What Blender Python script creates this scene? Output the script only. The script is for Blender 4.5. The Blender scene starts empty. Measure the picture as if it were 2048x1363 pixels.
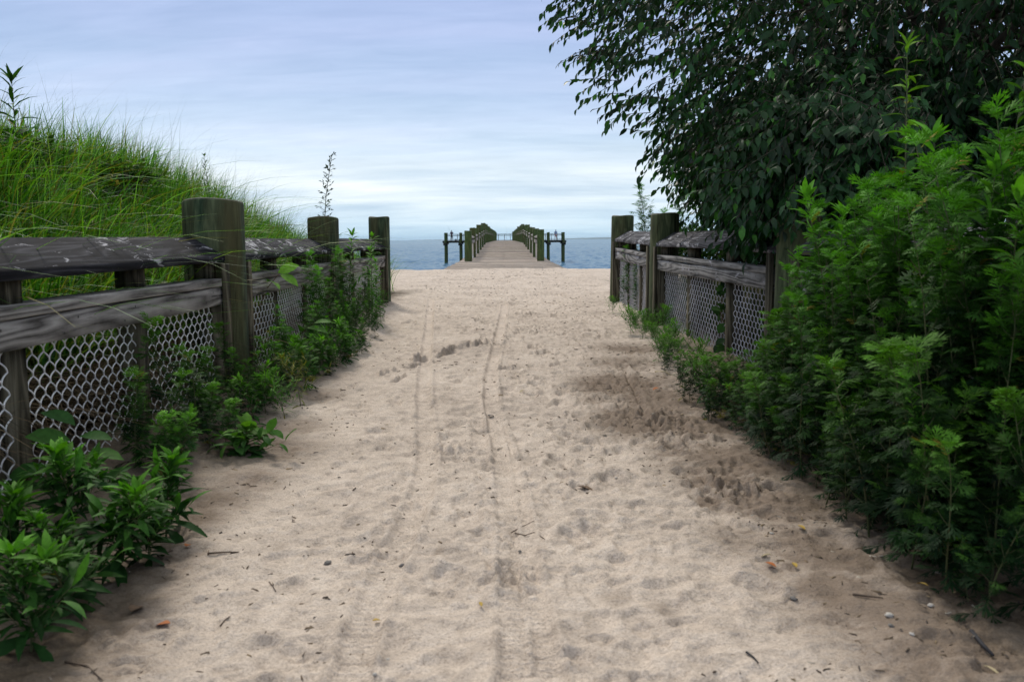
import bpy, math, random
import numpy as np
from mathutils import Matrix, Vector
R = math.radians
rng = np.random.default_rng(7)
random.seed(7)
S = bpy.context.scene
COL = S.collection

# ------------------------------------------------------------------ camera
EYE = 0.85
PITCH, YAW, ROLL = R(6.77), R(-0.47), R(-0.30)
FPX = 1706.7                                   # focal length in photo pixels (30 mm, 2048 wide)
cam_d = bpy.data.cameras.new('camera')
cam = bpy.data.objects.new('camera', cam_d); COL.objects.link(cam)
cam_d.lens = 30.0; cam_d.sensor_width = 36.0; cam_d.clip_start = 0.05; cam_d.clip_end = 80000
CM = Matrix.Rotation(YAW, 3, 'Z') @ Matrix.Rotation(math.pi/2 - PITCH, 3, 'X') @ Matrix.Rotation(ROLL, 3, 'Z')
cam.matrix_world = Matrix.Translation((0, 0, EYE)) @ CM.to_4x4()
cam_d.dof.use_dof = True; cam_d.dof.focus_distance = 6.5; cam_d.dof.aperture_fstop = 6.3
S.camera = cam

# ------------------------------------------------------------------ sky, sun, exposure
SUN_EL, SUN_AZ = R(44), R(-20)                 # azimuth from +Y (the sea) towards +X
w = bpy.data.worlds.new('World'); S.world = w; w.use_nodes = True
def N(nt, t, **kw):
    n = nt.nodes.new(t)
    for k, v in kw.items():
        if k in n.inputs.keys() and not hasattr(n, k): n.inputs[k].default_value = v
        elif hasattr(n, k): setattr(n, k, v)
        else: n.inputs[k].default_value = v
    return n
def ramp(nt, stops, interp='LINEAR'):
    n = nt.nodes.new('ShaderNodeValToRGB'); cr = n.color_ramp; cr.interpolation = interp
    while len(cr.elements) < len(stops): cr.elements.new(0.5)
    for e, (p, c) in zip(cr.elements, stops):
        e.position = p; e.color = (*c, 1) if len(c) == 3 else c
    return n
def math_n(nt, op, a, b=None, clamp=False):
    n = nt.nodes.new('ShaderNodeMath'); n.operation = op; n.use_clamp = clamp
    for i, v in enumerate((a, b)):
        if v is None: continue
        if isinstance(v, (int, float)): n.inputs[i].default_value = v
        else: nt.links.new(v, n.inputs[i])
    return n.outputs[0]
def mixc(nt, fac, a, b, mode='MIX'):
    n = nt.nodes.new('ShaderNodeMix'); n.data_type = 'RGBA'; n.blend_type = mode
    for i, v in ((0, fac), (6, a), (7, b)):
        if isinstance(v, (int, float)): n.inputs[i].default_value = v
        elif isinstance(v, tuple): n.inputs[i].default_value = (*v, 1) if len(v) == 3 else v
        else: nt.links.new(v, n.inputs[i])
    return n.outputs[2]
nt = w.node_tree; nt.nodes.clear(); L = nt.links.new
out = nt.nodes.new('ShaderNodeOutputWorld'); bg = nt.nodes.new('ShaderNodeBackground')
bg.inputs['Strength'].default_value = 0.1; L(bg.outputs[0], out.inputs[0])
sky = nt.nodes.new('ShaderNodeTexSky'); sky.sky_type = 'NISHITA'; sky.sun_disc = False
sky.sun_elevation = SUN_EL; sky.sun_rotation = SUN_AZ; sky.air_density = 1.0; sky.dust_density = 1.5
tc = nt.nodes.new('ShaderNodeTexCoord'); sp = nt.nodes.new('ShaderNodeSeparateXYZ'); L(tc.outputs['Generated'], sp.inputs[0])
zc = math_n(nt, 'MAXIMUM', sp.outputs[2], 0.0)
zd = math_n(nt, 'ADD', zc, 0.2)
cx = math_n(nt, 'DIVIDE', sp.outputs[0], zd); cy = math_n(nt, 'DIVIDE', sp.outputs[1], zd)
cb = nt.nodes.new('ShaderNodeCombineXYZ'); L(cx, cb.inputs[0]); L(cy, cb.inputs[1])
mp = nt.nodes.new('ShaderNodeMapping'); L(cb.outputs[0], mp.inputs[0])
mp.inputs['Rotation'].default_value = (0, 0, R(24)); mp.inputs['Scale'].default_value = (1.1, 3.6, 1)
n1 = N(nt, 'ShaderNodeTexNoise', Scale=0.85, Detail=7.0, Roughness=0.52, Distortion=0.35); L(mp.outputs[0], n1.inputs['Vector'])
mp2 = nt.nodes.new('ShaderNodeMapping'); L(cb.outputs[0], mp2.inputs[0])
mp2.inputs['Rotation'].default_value = (0, 0, R(12)); mp2.inputs['Scale'].default_value = (3.5, 13.0, 1)
n2 = N(nt, 'ShaderNodeTexNoise', Scale=1.0, Detail=6.0, Roughness=0.6, Distortion=0.5); L(mp2.outputs[0], n2.inputs['Vector'])
# elevation, wobbled by the cloud noise, drives the colour of the veil
zz = math_n(nt, 'ADD', zc, math_n(nt, 'MULTIPLY', math_n(nt, 'SUBTRACT', n1.outputs[0], 0.5), math_n(nt, 'MULTIPLY', zc, 0.9)))
K = 7.6
def kc(r, g, b): return (r*K, g*K, b*K)
veil = ramp(nt, [(0.0, (0.50, 0.71, 0.86)), (0.018, (0.54, 0.72, 0.87)), (0.045, (0.66, 0.78, 0.89)), (0.075, (0.73, 0.82, 0.90)),
                 (0.10, (0.60, 0.72, 0.87)), (0.15, (0.455, 0.575, 0.79)), (0.22, (0.375, 0.48, 0.73)), (0.30, (0.325, 0.42, 0.69)),
                 (0.45, (0.52, 0.58, 0.68)), (0.7, (0.66, 0.68, 0.70)), (1.0, (0.72, 0.73, 0.73))])
L(zz, veil.inputs[0])
br = ramp(nt, [(0.32, (0.78, 0.84, 0.90)), (0.50, (0.99, 1, 1)), (0.70, (1.20, 1.14, 1.08))]); L(n1.outputs[0], br.inputs[0])
br2 = ramp(nt, [(0.32, (0.92, 0.935, 0.95)), (0.68, (1.07, 1.055, 1.04))]); L(n2.outputs[0], br2.inputs[0])
v1 = mixc(nt, 1.0, veil.outputs[0], br.outputs[0], 'MULTIPLY')
v2 = mixc(nt, 1.0, v1, br2.outputs[0], 'MULTIPLY')
v3 = mixc(nt, 1.0, v2, (K, K, K), 'MULTIPLY')
v4 = mixc(nt, 0.93, sky.outputs[0], v3)
L(v4, bg.inputs['Color'])
sun_d = bpy.data.lights.new('sun', 'SUN'); sun_d.energy = 1.5; sun_d.angle = R(10); sun_d.color = (1.0, 0.93, 0.82)
sun = bpy.data.objects.new('sun', sun_d); COL.objects.link(sun)
sdir = Vector((math.sin(SUN_AZ)*math.cos(SUN_EL), math.cos(SUN_AZ)*math.cos(SUN_EL), math.sin(SUN_EL)))
sun.rotation_euler = sdir.to_track_quat('Z', 'Y').to_euler(); sun.location = (0, 0, 30)
S.view_settings.view_transform = 'Standard'; S.view_settings.look = 'None'
S.view_settings.exposure = 0.60; S.view_settings.gamma = 1.0
S.cycles.max_bounces = 8; S.cycles.diffuse_bounces = 4; S.cycles.transmission_bounces = 5; S.cycles.transparent_max_bounces = 8
S.cycles.volume_bounces = 1; S.cycles.sample_clamp_indirect = 6

# ------------------------------------------------------------------ helpers
def ray(px, py):
    v = CM @ Vector(((px-1024)/FPX, -(py-681.5)/FPX, -1.0))
    return v
def at_y(px, py, y):
    v = ray(px, py); t = y/v.y
    return Vector((v.x*t, y, EYE+v.z*t))
def at_ground(px, py, z=0.0):
    v = ray(px, py); t = (z-EYE)/v.z
    return Vector((v.x*t, v.y*t, z))

def smooth(a, b, x):
    t = np.clip((x-a)/(b-a), 0, 1); return t*t*(3-2*t)
_tab = [np.random.default_rng(100+i).random((256, 256)) for i in range(8)]
def vn(x, y, s=0):
    T = _tab[s % 8]; xi = np.floor(x).astype(int); yi = np.floor(y).astype(int)
    fx = x-xi; fy = y-yi; fx = fx*fx*(3-2*fx); fy = fy*fy*(3-2*fy)
    a = T[xi & 255, yi & 255]; b = T[(xi+1) & 255, yi & 255]; c = T[xi & 255, (yi+1) & 255]; d = T[(xi+1) & 255, (yi+1) & 255]
    return (a*(1-fx)+b*fx)*(1-fy)+(c*(1-fx)+d*fx)*fy-0.5
def fbm(x, y, s=0, o=4):
    r = 0; a = 1.0
    for i in range(o):
        r = r+a*vn(x*2**i+i*17.3, y*2**i+i*9.1, s+i); a *= 0.5
    return r

def base_height(x, y):
    """terrain without the small relief of the sand"""
    x = np.asarray(x, float); y = np.asarray(y, float)
    z = 0.05*fbm(x*0.35, y*0.25, 1, 3)*smooth(26, 10, y)
    drop = np.where(y > 24.8, -(y-24.8)*0.072, 0); drop = np.maximum(drop, -3.9)
    rim = (0.05*smooth(3.0, 6.0, np.abs(x))+0.07*vn(x*0.7, y*0.5, 2)+0.03*vn(x*2.3, y*1.2, 5)+0.035*vn(x*7, y*3, 1))*np.exp(-((y-24.3)/1.6)**2)
    z = z+drop+rim
    crest = 1.12*smooth(14.6, 8.2, y)*smooth(-9, 0, y)
    prof = smooth(1.78, 3.7, -x)*(0.92+0.08*np.cos(np.clip(-x-3.7, 0, 40)*0.5))
    z = z+crest*prof*(1+0.12*fbm(x*0.8, y*0.8, 3, 3))*smooth(30, 12, -x)
    rc = 0.32*smooth(15, 10, y)*smooth(1.75, 3.6, x)*smooth(40, 20, x)
    z = z+rc
    z = z+0.06*smooth(1.0, 1.6, np.abs(x))*smooth(14, 11, y)*smooth(2.4, 1.6, np.abs(x))
    return z
def gz(x, y): return float(base_height(np.array([x]), np.array([y]))[0])

def mk(name, V, F, mat, col=None, parent=None, smooth_=False, mats=None, midx=None):
    V = np.asarray(V, np.float32); F = np.asarray(F, np.int32)
    me = bpy.data.meshes.new(name); k = F.shape[1]
    me.vertices.add(len(V)); me.vertices.foreach_set('co', V.ravel())
    me.loops.add(F.size); me.loops.foreach_set('vertex_index', F.ravel())
    me.polygons.add(len(F)); me.polygons.foreach_set('loop_start', np.arange(0, F.size, k, dtype=np.int32))
    me.polygons.foreach_set('loop_total', np.full(len(F), k, np.int32))
    if smooth_ is not False: me.polygons.foreach_set('use_smooth', np.ones(len(F), bool) if smooth_ is True else np.asarray(smooth_, bool))
    if midx is not None: me.polygons.foreach_set('material_index', np.asarray(midx, np.int32))
    me.update(calc_edges=True)
    if col is not None:
        a = me.color_attributes.new('Col', 'FLOAT_COLOR', 'POINT')
        c = np.ones((len(V), 4), np.float32); c[:, :np.asarray(col).shape[1]] = col
        a.data.foreach_set('color', c.ravel())
    for m in (mats or [mat]): me.materials.append(m)
    return link(name, me, parent)
def link(name, me, parent=None):
    o = bpy.data.objects.new(name, me); COL.objects.link(o)
    if parent is not None: o.parent = parent
    return o
def tag(o, label=None, cat=None, group=None, kind=None):
    if label: o['label'] = label
    if cat: o['category'] = cat
    if group: o['group'] = group
    if kind: o['kind'] = kind
    return o
def thing(name, label, cat, loc=(0, 0, 0), rz=0.0, group=None, sc=1.0, tilt=(0, 0)):
    o = bpy.data.objects.new(name, None); COL.objects.link(o); o.empty_display_size = 0.1
    o.location = loc; o.rotation_euler = (tilt[0], tilt[1], rz); o.scale = (sc, sc, sc)
    return tag(o, label, cat, group)

class MB:
    def __init__(s): s.V = []; s.F = []; s.M = []; s.C = []; s.n = 0
    def add(s, V, F, m=0, c=None):
        V = np.asarray(V, float); F = np.asarray(F, int)
        s.V.append(V); s.F.append(F+s.n); s.M.append(np.full(len(F), m)); s.n += len(V)
        s.C.append(np.tile(np.array(c if c is not None else (1, 1, 1), float), (len(V), 1)) if np.ndim(c) < 2 else c)
        return s
    def box(s, x0, x1, y0, y1, z0, z1, m=0, c=None):
        V = [(x, y, z) for x in (x0, x1) for y in (y0, y1) for z in (z0, z1)]
        return s.add(V, [(0, 1, 3, 2), (4, 6, 7, 5), (0, 4, 5, 1), (2, 3, 7, 6), (0, 2, 6, 4), (1, 5, 7, 3)], m, c)
    def tube(s, pts, rad, n=8, m=0, c=None, cap=True):
        P = np.asarray(pts, float); k = len(P); rad = np.broadcast_to(np.asarray(rad, float), (k,))
        T = np.gradient(P, axis=0); T /= np.linalg.norm(T, axis=1)[:, None]+1e-9
        ref = np.array([0.0, 0, 1]) if abs(T[:, 2]).mean() < 0.8 else np.array([1.0, 0, 0])
        A = np.cross(T, ref); A /= np.linalg.norm(A, axis=1)[:, None]+1e-9; B = np.cross(T, A)
        th = np.arange(n)*2*math.pi/n
        V = (P[:, None]+rad[:, None, None]*(A[:, None]*np.cos(th)[None, :, None]+B[:, None]*np.sin(th)[None, :, None])).reshape(-1, 3)
        i = np.arange(k-1)[:, None]*n; j = np.arange(n)[None]; j2 = (j+1) % n
        F = np.stack([i+j, i+j2, i+n+j2, i+n+j], -1).reshape(-1, 4)
        if cap:
            e = len(V); V = np.vstack([V, P[0], P[-1]])
            c0 = [(e, (q+1) % n, q, q) for q in range(n)]; c1 = [(e+1, (k-1)*n+q, (k-1)*n+(q+1) % n, (k-1)*n+(q+1) % n) for q in range(n)]
            # degenerate quads avoided: pair up triangles when n is even
            if n % 2 == 0:
                c0 = [(e, (q+2) % n, (q+1) % n, q) for q in range(0, n, 2)]
                c1 = [(e+1, (k-1)*n+q, (k-1)*n+q+1, (k-1)*n+(q+2) % n) for q in range(0, n, 2)]
                F = np.vstack([F, c0, c1])
            else:
                V = V[:-2]
        return s.add(V, F, m, c)
    def arr(s): return np.vstack(s.V), np.vstack(s.F), np.vstack(s.C), np.concatenate(s.M)
    def build(s, name, mats, parent=None, smooth_=False):
        V, F, C, M = s.arr()
        if not isinstance(mats, (list, tuple)): mats = [mats]
        return mk(name, V, F, None, C, parent, smooth_, mats, M)

# ------------------------------------------------------------------ materials
def new_mat(name):
    m = bpy.data.materials.new(name); m.use_nodes = True; nt = m.node_tree
    b = nt.nodes['Principled BSDF']; return m, nt, b
def objco(nt, scale=(1, 1, 1), rot=(0, 0, 0), src='Object'):
    t = nt.nodes.new('ShaderNodeTexCoord'); m = nt.nodes.new('ShaderNodeMapping'); nt.links.new(t.outputs[src], m.inputs[0])
    m.inputs['Scale'].default_value = scale; m.inputs['Rotation'].default_value = rot; return m.outputs[0]
def noise(nt, vec, sc, det=5, rough=0.55, dist=0.0):
    n = N(nt, 'ShaderNodeTexNoise', Scale=sc, Detail=float(det), Roughness=rough, Distortion=dist); nt.links.new(vec, n.inputs['Vector']); return n.outputs[0]
def bump(nt, b, h, st=0.3, d=0.01):
    n = N(nt, 'ShaderNodeBump', Strength=st, Distance=d); nt.links.new(h, n.inputs['Height']); nt.links.new(n.outputs[0], b.inputs['Normal'])

def mat_leaf(name, rough=0.5, trans=0.3, tint=(1, 1, 1), spec=0.35, tr_tint=(1.5, 1.9, 0.35)):
    m, nt, b = new_mat(name)
    a = N(nt, 'ShaderNodeVertexColor', layer_name='Col')
    oi = nt.nodes.new('ShaderNodeObjectInfo')
    v = math_n(nt, 'ADD', math_n(nt, 'MULTIPLY', oi.outputs['Random'], 0.45), 0.78)
    cc = nt.nodes.new('ShaderNodeCombineColor'); [nt.links.new(v, cc.inputs[i]) for i in range(3)]
    c = mixc(nt, 1.0, a.outputs[0], cc.outputs[0], 'MULTIPLY')
    nz = noise(nt, objco(nt), 60, 2)
    rr = ramp(nt, [(0.3, (0.8*tint[0], 0.8*tint[1], 0.8*tint[2])), (0.7, (1.2*tint[0], 1.2*tint[1], 1.2*tint[2]))]); nt.links.new(nz, rr.inputs[0])
    c = mixc(nt, 1.0, c, rr.outputs[0], 'MULTIPLY')
    nt.links.new(c, b.inputs['Base Color']); b.inputs['Roughness'].default_value = rough; b.inputs['Specular IOR Level'].default_value = spec
    tr = nt.nodes.new('ShaderNodeBsdfTranslucent'); nt.links.new(mixc(nt, 1.0, c, tr_tint, 'MULTIPLY'), tr.inputs[0])
    mx = nt.nodes.new('ShaderNodeMixShader'); mx.inputs[0].default_value = trans
    nt.links.new(b.outputs[0], mx.inputs[1]); nt.links.new(tr.outputs[0], mx.inputs[2])
    nt.links.new(mx.outputs[0], nt.nodes['Material Output'].inputs[0]); return m
M_LEAF = mat_leaf('leaf_matte', 0.68, 0.2, spec=0.16)
M_TREE = mat_leaf('leaf_tree_glossy', 0.45, 0.18, spec=0.28, tr_tint=(1.3, 1.7, 0.5))
M_GRASS = mat_leaf('grass_blade', 0.5, 0.35, spec=0.22, tr_tint=(1.4, 1.6, 0.3))
M_DRY = mat_leaf('dry_grass', 0.8, 0.2, spec=0.1, tr_tint=(1.2, 1.1, 0.8))

def mat_stem(name, c1, c2):
    m, nt, b = new_mat(name); n = noise(nt, objco(nt, (8, 8, 3)), 6, 4)
    r = ramp(nt, [(0.35, c1), (0.65, c2)]); nt.links.new(n, r.inputs[0]); nt.links.new(r.outputs[0], b.inputs['Base Color'])
    b.inputs['Roughness'].default_value = 0.7; return m
M_STEM = mat_stem('green_stem', (0.05, 0.08, 0.02), (0.10, 0.10, 0.04))
M_STEMR = mat_stem('reddish_stem', (0.08, 0.05, 0.03), (0.14, 0.08, 0.05))
M_BARK = mat_stem('bark', (0.03, 0.022, 0.016), (0.09, 0.07, 0.05))

def mat_board(name, dark, mid, light, axis='Y', flecks=0.0, grain=1.0, gscale=1.0):
    """weathered sawn board, grain running along the axis"""
    m, nt, b = new_mat(name)
    st = {'Y': (1, 0.07, 1), 'X': (0.07, 1, 1), 'Z': (1, 1, 0.07)}[axis]
    oi = nt.nodes.new('ShaderNodeObjectInfo')
    t = nt.nodes.new('ShaderNodeTexCoord'); ad = nt.nodes.new('ShaderNodeVectorMath'); ad.operation = 'ADD'
    off = nt.nodes.new('ShaderNodeCombineXYZ'); r10 = math_n(nt, 'MULTIPLY', oi.outputs['Random'], 13.0)
    for i in range(3): nt.links.new(r10, off.inputs[i])
    nt.links.new(t.outputs['Object'], ad.inputs[0]); nt.links.new(off.outputs[0], ad.inputs[1])
    mp = nt.nodes.new('ShaderNodeMapping'); nt.links.new(ad.outputs[0], mp.inputs[0]); mp.inputs['Scale'].default_value = st
    base = mp.outputs[0]
    fig = noise(nt, base, 7*gscale, 2, 0.5, 0.4)
    rings = math_n(nt, 'FRACT', math_n(nt, 'MULTIPLY', fig, 11.0*grain))
    rings = math_n(nt, 'ABSOLUTE', math_n(nt, 'SUBTRACT', math_n(nt, 'MULTIPLY', rings, 2.0), 1.0))
    fine = noise(nt, base, 170, 5, 0.75)
    patch = noise(nt, ad.outputs[0], 3.2, 4, 0.6)
    f = math_n(nt, 'ADD', math_n(nt, 'MULTIPLY', rings, 0.42), math_n(nt, 'MULTIPLY', fine, 0.45))
    f = math_n(nt, 'ADD', f, math_n(nt, 'MULTIPLY', math_n(nt, 'SUBTRACT', patch, 0.5), 0.6))
    r = ramp(nt, [(0.18, dark), (0.45, mid), (0.75, light)]); nt.links.new(f, r.inputs[0])
    c = r.outputs[0]
    if flecks > 0:
        mp2 = nt.nodes.new('ShaderNodeMapping'); nt.links.new(ad.outputs[0], mp2.inputs[0])
        mp2.inputs['Scale'].default_value = {'Y': (1, 0.3, 1), 'X': (0.3, 1, 1), 'Z': (1, 1, 0.3)}[axis]
        fl = noise(nt, mp2.outputs[0], 26, 5, 0.7, 0.6); pt = noise(nt, ad.outputs[0], 2.3, 2, 0.5)
        q = math_n(nt, 'ADD', fl, math_n(nt, 'MULTIPLY', math_n(nt, 'SUBTRACT', pt, 0.5), 0.55))
        fr = ramp(nt, [(0.62-0.1*flecks, (0, 0, 0)), (0.70-0.1*flecks, (1, 1, 1))]); nt.links.new(q, fr.inputs[0])
        c = mixc(nt, fr.outputs[0], c, (0.36, 0.36, 0.39))
    mpc = nt.nodes.new('ShaderNodeMapping'); nt.links.new(ad.outputs[0], mpc.inputs[0]); mpc.inputs['Scale'].default_value = {'Y': (1, .035, 1), 'X': (.035, 1, 1), 'Z': (1, 1, .035)}[axis]
    ck = noise(nt, mpc.outputs[0], 55, 3, 0.6, 0.2); cr = ramp(nt, [(0.64, (0, 0, 0)), (0.67, (1, 1, 1))]); nt.links.new(ck, cr.inputs[0])
    c = mixc(nt, math_n(nt, 'MULTIPLY', cr.outputs[0], 0.8), c, (0.012, 0.011, 0.011)); f = math_n(nt, 'SUBTRACT', f, math_n(nt, 'MULTIPLY', cr.outputs[0], 0.8))
    nt.links.new(c, b.inputs['Base Color']); b.inputs['Roughness'].default_value = 0.9; b.inputs['Specular IOR Level'].default_value = 0.1
    bump(nt, b, f, 0.5, 0.004); return m
M_CAP = mat_board('cap_wood', (0.008, 0.008, 0.010), (0.018, 0.018, 0.022), (0.060, 0.060, 0.070), 'Y', flecks=0.30)
M_CAPR = mat_board('cap_wood_grey', (0.03, 0.03, 0.034), (0.075, 0.073, 0.08), (0.16, 0.155, 0.165), 'Y', flecks=0.5)
M_RAIL = mat_board('rail_wood', (0.07, 0.064, 0.060), (0.25, 0.235, 0.225), (0.44, 0.42, 0.40), 'Y')
M_RAILD = mat_board('rail_wood_dark', (0.05, 0.048, 0.048), (0.20, 0.195, 0.19), (0.38, 0.37, 0.36), 'Y', flecks=0.3)
M_SUP = mat_board('support_wood', (0.025, 0.022, 0.015), (0.085, 0.075, 0.052), (0.18, 0.16, 0.115), 'Z')
M_DARKBEAM = mat_board('pier_beam', (0.010, 0.012, 0.010), (0.03, 0.032, 0.025), (0.06, 0.06, 0.045), 'X')

def mat_pile(name, cols, top=(0.13, 0.135, 0.11)):
    m, nt, b = new_mat(name)
    oi = nt.nodes.new('ShaderNodeObjectInfo'); t = nt.nodes.new('ShaderNodeTexCoord')
    ad = nt.nodes.new('ShaderNodeVectorMath'); ad.operation = 'ADD'; off = nt.nodes.new('ShaderNodeCombineXYZ')
    r10 = math_n(nt, 'MULTIPLY', oi.outputs['Random'], 17.0)
    for i in range(3): nt.links.new(r10, off.inputs[i])
    nt.links.new(t.outputs['Object'], ad.inputs[0]); nt.links.new(off.outputs[0], ad.inputs[1])
    mp = nt.nodes.new('ShaderNodeMapping'); nt.links.new(ad.outputs[0], mp.inputs[0]); mp.inputs['Scale'].default_value = (1, 1, 0.16)
    fig = noise(nt, mp.outputs[0], 6.5, 3, 0.55, 0.9)
    rings = math_n(nt, 'ABSOLUTE', math_n(nt, 'SUBTRACT', math_n(nt, 'MULTIPLY', math_n(nt, 'FRACT', math_n(nt, 'MULTIPLY', fig, 7.0)), 2.0), 1.0))
    streak = noise(nt, mp.outputs[0], 42, 4, 0.65)
    patch = noise(nt, mp.outputs[0], 3.2, 3, 0.6)
    f = math_n(nt, 'ADD', math_n(nt, 'MULTIPLY', rings, 0.22), math_n(nt, 'MULTIPLY', streak, 0.7))
    r = ramp(nt, [(0.25, cols[0]), (0.45, cols[1]), (0.68, cols[2])]); nt.links.new(f, r.inputs[0])
    pr = ramp(nt, [(0.42, (0, 0, 0)), (0.60, (1, 1, 1))]); nt.links.new(patch, pr.inputs[0])
    c = mixc(nt, math_n(nt, 'MULTIPLY', pr.outputs[0], 0.7), r.outputs[0], cols[3])
    mpc = nt.nodes.new('ShaderNodeMapping'); nt.links.new(ad.outputs[0], mpc.inputs[0]); mpc.inputs['Scale'].default_value = (1, 1, 0.06)
    ck = noise(nt, mpc.outputs[0], 24, 3, 0.6, 0.3); cr = ramp(nt, [(0.655, (0, 0, 0)), (0.685, (1, 1, 1))]); nt.links.new(ck, cr.inputs[0])
    c = mixc(nt, math_n(nt, 'MULTIPLY', cr.outputs[0], 0.8), c, (0.006, 0.007, 0.005)); f = math_n(nt, 'SUBTRACT', f, math_n(nt, 'MULTIPLY', cr.outputs[0], 0.8))
    nt.links.new(c, b.inputs['Base Color']); b.inputs['Roughness'].default_value = 0.8; b.inputs['Specular IOR Level'].default_value = 0.2
    bump(nt, b, f, 0.6, 0.006)
    return m
M_PILE = mat_pile('treated_pile', [(0.008, 0.018, 0.010), (0.034, 0.060, 0.032), (0.115, 0.150, 0.080), (0.095, 0.082, 0.038)])
M_PILEO = mat_pile('olive_pile', [(0.022, 0.034, 0.016), (0.062, 0.085, 0.040), (0.13, 0.16, 0.08), (0.095, 0.085, 0.042)])
M_PILEP = mat_pile('pier_pile', [(0.016, 0.036, 0.010), (0.050, 0.090, 0.028), (0.11, 0.15, 0.055), (0.07, 0.07, 0.025)])
def mat_endgrain():
    m, nt, b = new_mat('end_grain'); n = noise(nt, objco(nt, (1, 1, 0.3)), 70, 5, 0.7)
    r = ramp(nt, [(0.3, (0.06, 0.06, 0.045)), (0.7, (0.20, 0.20, 0.17))]); nt.links.new(n, r.inputs[0]); nt.links.new(r.outputs[0], b.inputs['Base Color'])
    b.inputs['Roughness'].default_value = 0.95; bump(nt, b, n, 0.9, 0.01); return m
M_END = mat_endgrain()
def mat_simple(name, col, rough=0.6, metal=0.0, var=0.15, sc=20):
    m, nt, b = new_mat(name); n = noise(nt, objco(nt), sc, 4)
    r = ramp(nt, [(0.3, tuple(c*(1-var) for c in col)), (0.7, tuple(min(1, c*(1+var)) for c in col))])
    nt.links.new(n, r.inputs[0]); nt.links.new(r.outputs[0], b.inputs['Base Color'])
    b.inputs['Roughness'].default_value = rough; b.inputs['Metallic'].default_value = metal; return m
M_WIRE = mat_simple('white_vinyl_wire', (0.88, 0.87, 0.92), 0.4, 0.0, 0.22, 5)
M_WIREG = mat_simple('grey_vinyl_wire', (0.50, 0.50, 0.54), 0.45, 0.0, 0.35, 5)
M_WIREP = mat_simple('pier_wire', (0.7, 0.7, 0.68), 0.5)
M_NAIL = mat_simple('nail_head', (0.03, 0.025, 0.025), 0.6)

def mat_sand():
    m, nt, b = new_mat('sand')
    a = N(nt, 'ShaderNodeVertexColor', layer_name='Col'); sx = nt.nodes.new('ShaderNodeSeparateColor'); nt.links.new(a.outputs[0], sx.inputs[0])
    co = objco(nt)
    n_big = noise(nt, co, 1.3, 5, 0.6); n_mid = noise(nt, co, 14, 6, 0.7, 0.3); n_fine = noise(nt, co, 420, 3, 0.7)
    r = ramp(nt, [(0.36, (0.40, 0.336, 0.285)), (0.50, (0.60, 0.508, 0.428)), (0.64, (0.71, 0.615, 0.53))])
    f = math_n(nt, 'ADD', math_n(nt, 'MULTIPLY', n_big, 0.4), math_n(nt, 'MULTIPLY', n_mid, 0.6)); nt.links.new(f, r.inputs[0])
    n_sp = noise(nt, co, 150, 5, 0.75)
    g = ramp(nt, [(0.38, (0.58, 0.55, 0.52)), (0.5, (1, 1, 1)), (0.63, (1.22, 1.22, 1.22))]); nt.links.new(math_n(nt, 'ADD', math_n(nt, 'MULTIPLY', n_fine, 0.4), math_n(nt, 'MULTIPLY', n_sp, 0.6)), g.inputs[0])
    c = mixc(nt, 1.0, r.outputs[0], g.outputs[0], 'MULTIPLY')
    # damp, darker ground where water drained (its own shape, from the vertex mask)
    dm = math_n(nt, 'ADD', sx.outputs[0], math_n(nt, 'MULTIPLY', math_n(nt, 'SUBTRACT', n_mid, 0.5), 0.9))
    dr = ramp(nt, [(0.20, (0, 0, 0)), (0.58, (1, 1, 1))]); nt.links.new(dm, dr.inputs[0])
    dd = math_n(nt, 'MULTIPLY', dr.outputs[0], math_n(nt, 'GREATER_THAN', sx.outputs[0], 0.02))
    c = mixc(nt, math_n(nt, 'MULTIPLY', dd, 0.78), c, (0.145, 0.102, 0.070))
    # organic crumbs
    vz = N(nt, 'ShaderNodeTexVoronoi', Scale=48.0); nt.links.new(co, vz.inputs['Vector'])
    sc_ = ramp(nt, [(0.045, (1, 1, 1)), (0.085, (0, 0, 0))]); nt.links.new(vz.outputs[0], sc_.inputs[0])
    sel = ramp(nt, [(0.50, (0, 0, 0)), (0.62, (1, 1, 1))]); nt.links.new(noise(nt, co, 5.5, 4, 0.7), sel.inputs[0])
    c = mixc(nt, math_n(nt, 'MULTIPLY', math_n(nt, 'MULTIPLY', sc_.outputs[0], sel.outputs[0]), 0.75), c, (0.09, 0.065, 0.045))
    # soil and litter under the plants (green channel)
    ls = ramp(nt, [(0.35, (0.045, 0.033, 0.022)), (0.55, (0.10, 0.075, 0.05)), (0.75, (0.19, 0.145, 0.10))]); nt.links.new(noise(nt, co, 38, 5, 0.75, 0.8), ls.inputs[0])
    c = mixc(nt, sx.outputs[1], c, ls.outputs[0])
    nt.links.new(c, b.inputs['Base Color']); b.inputs['Roughness'].default_value = 0.95; b.inputs['Specular IOR Level'].default_value = 0.12
    h = math_n(nt, 'ADD', math_n(nt, 'MULTIPLY', n_mid, 0.5), math_n(nt, 'ADD', math_n(nt, 'MULTIPLY', noise(nt, co, 75, 4, 0.65), 0.35), math_n(nt, 'MULTIPLY', n_fine, 0.05)))
    bump(nt, b, h, 0.95, 0.020); return m
M_SAND = mat_sand()

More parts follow.
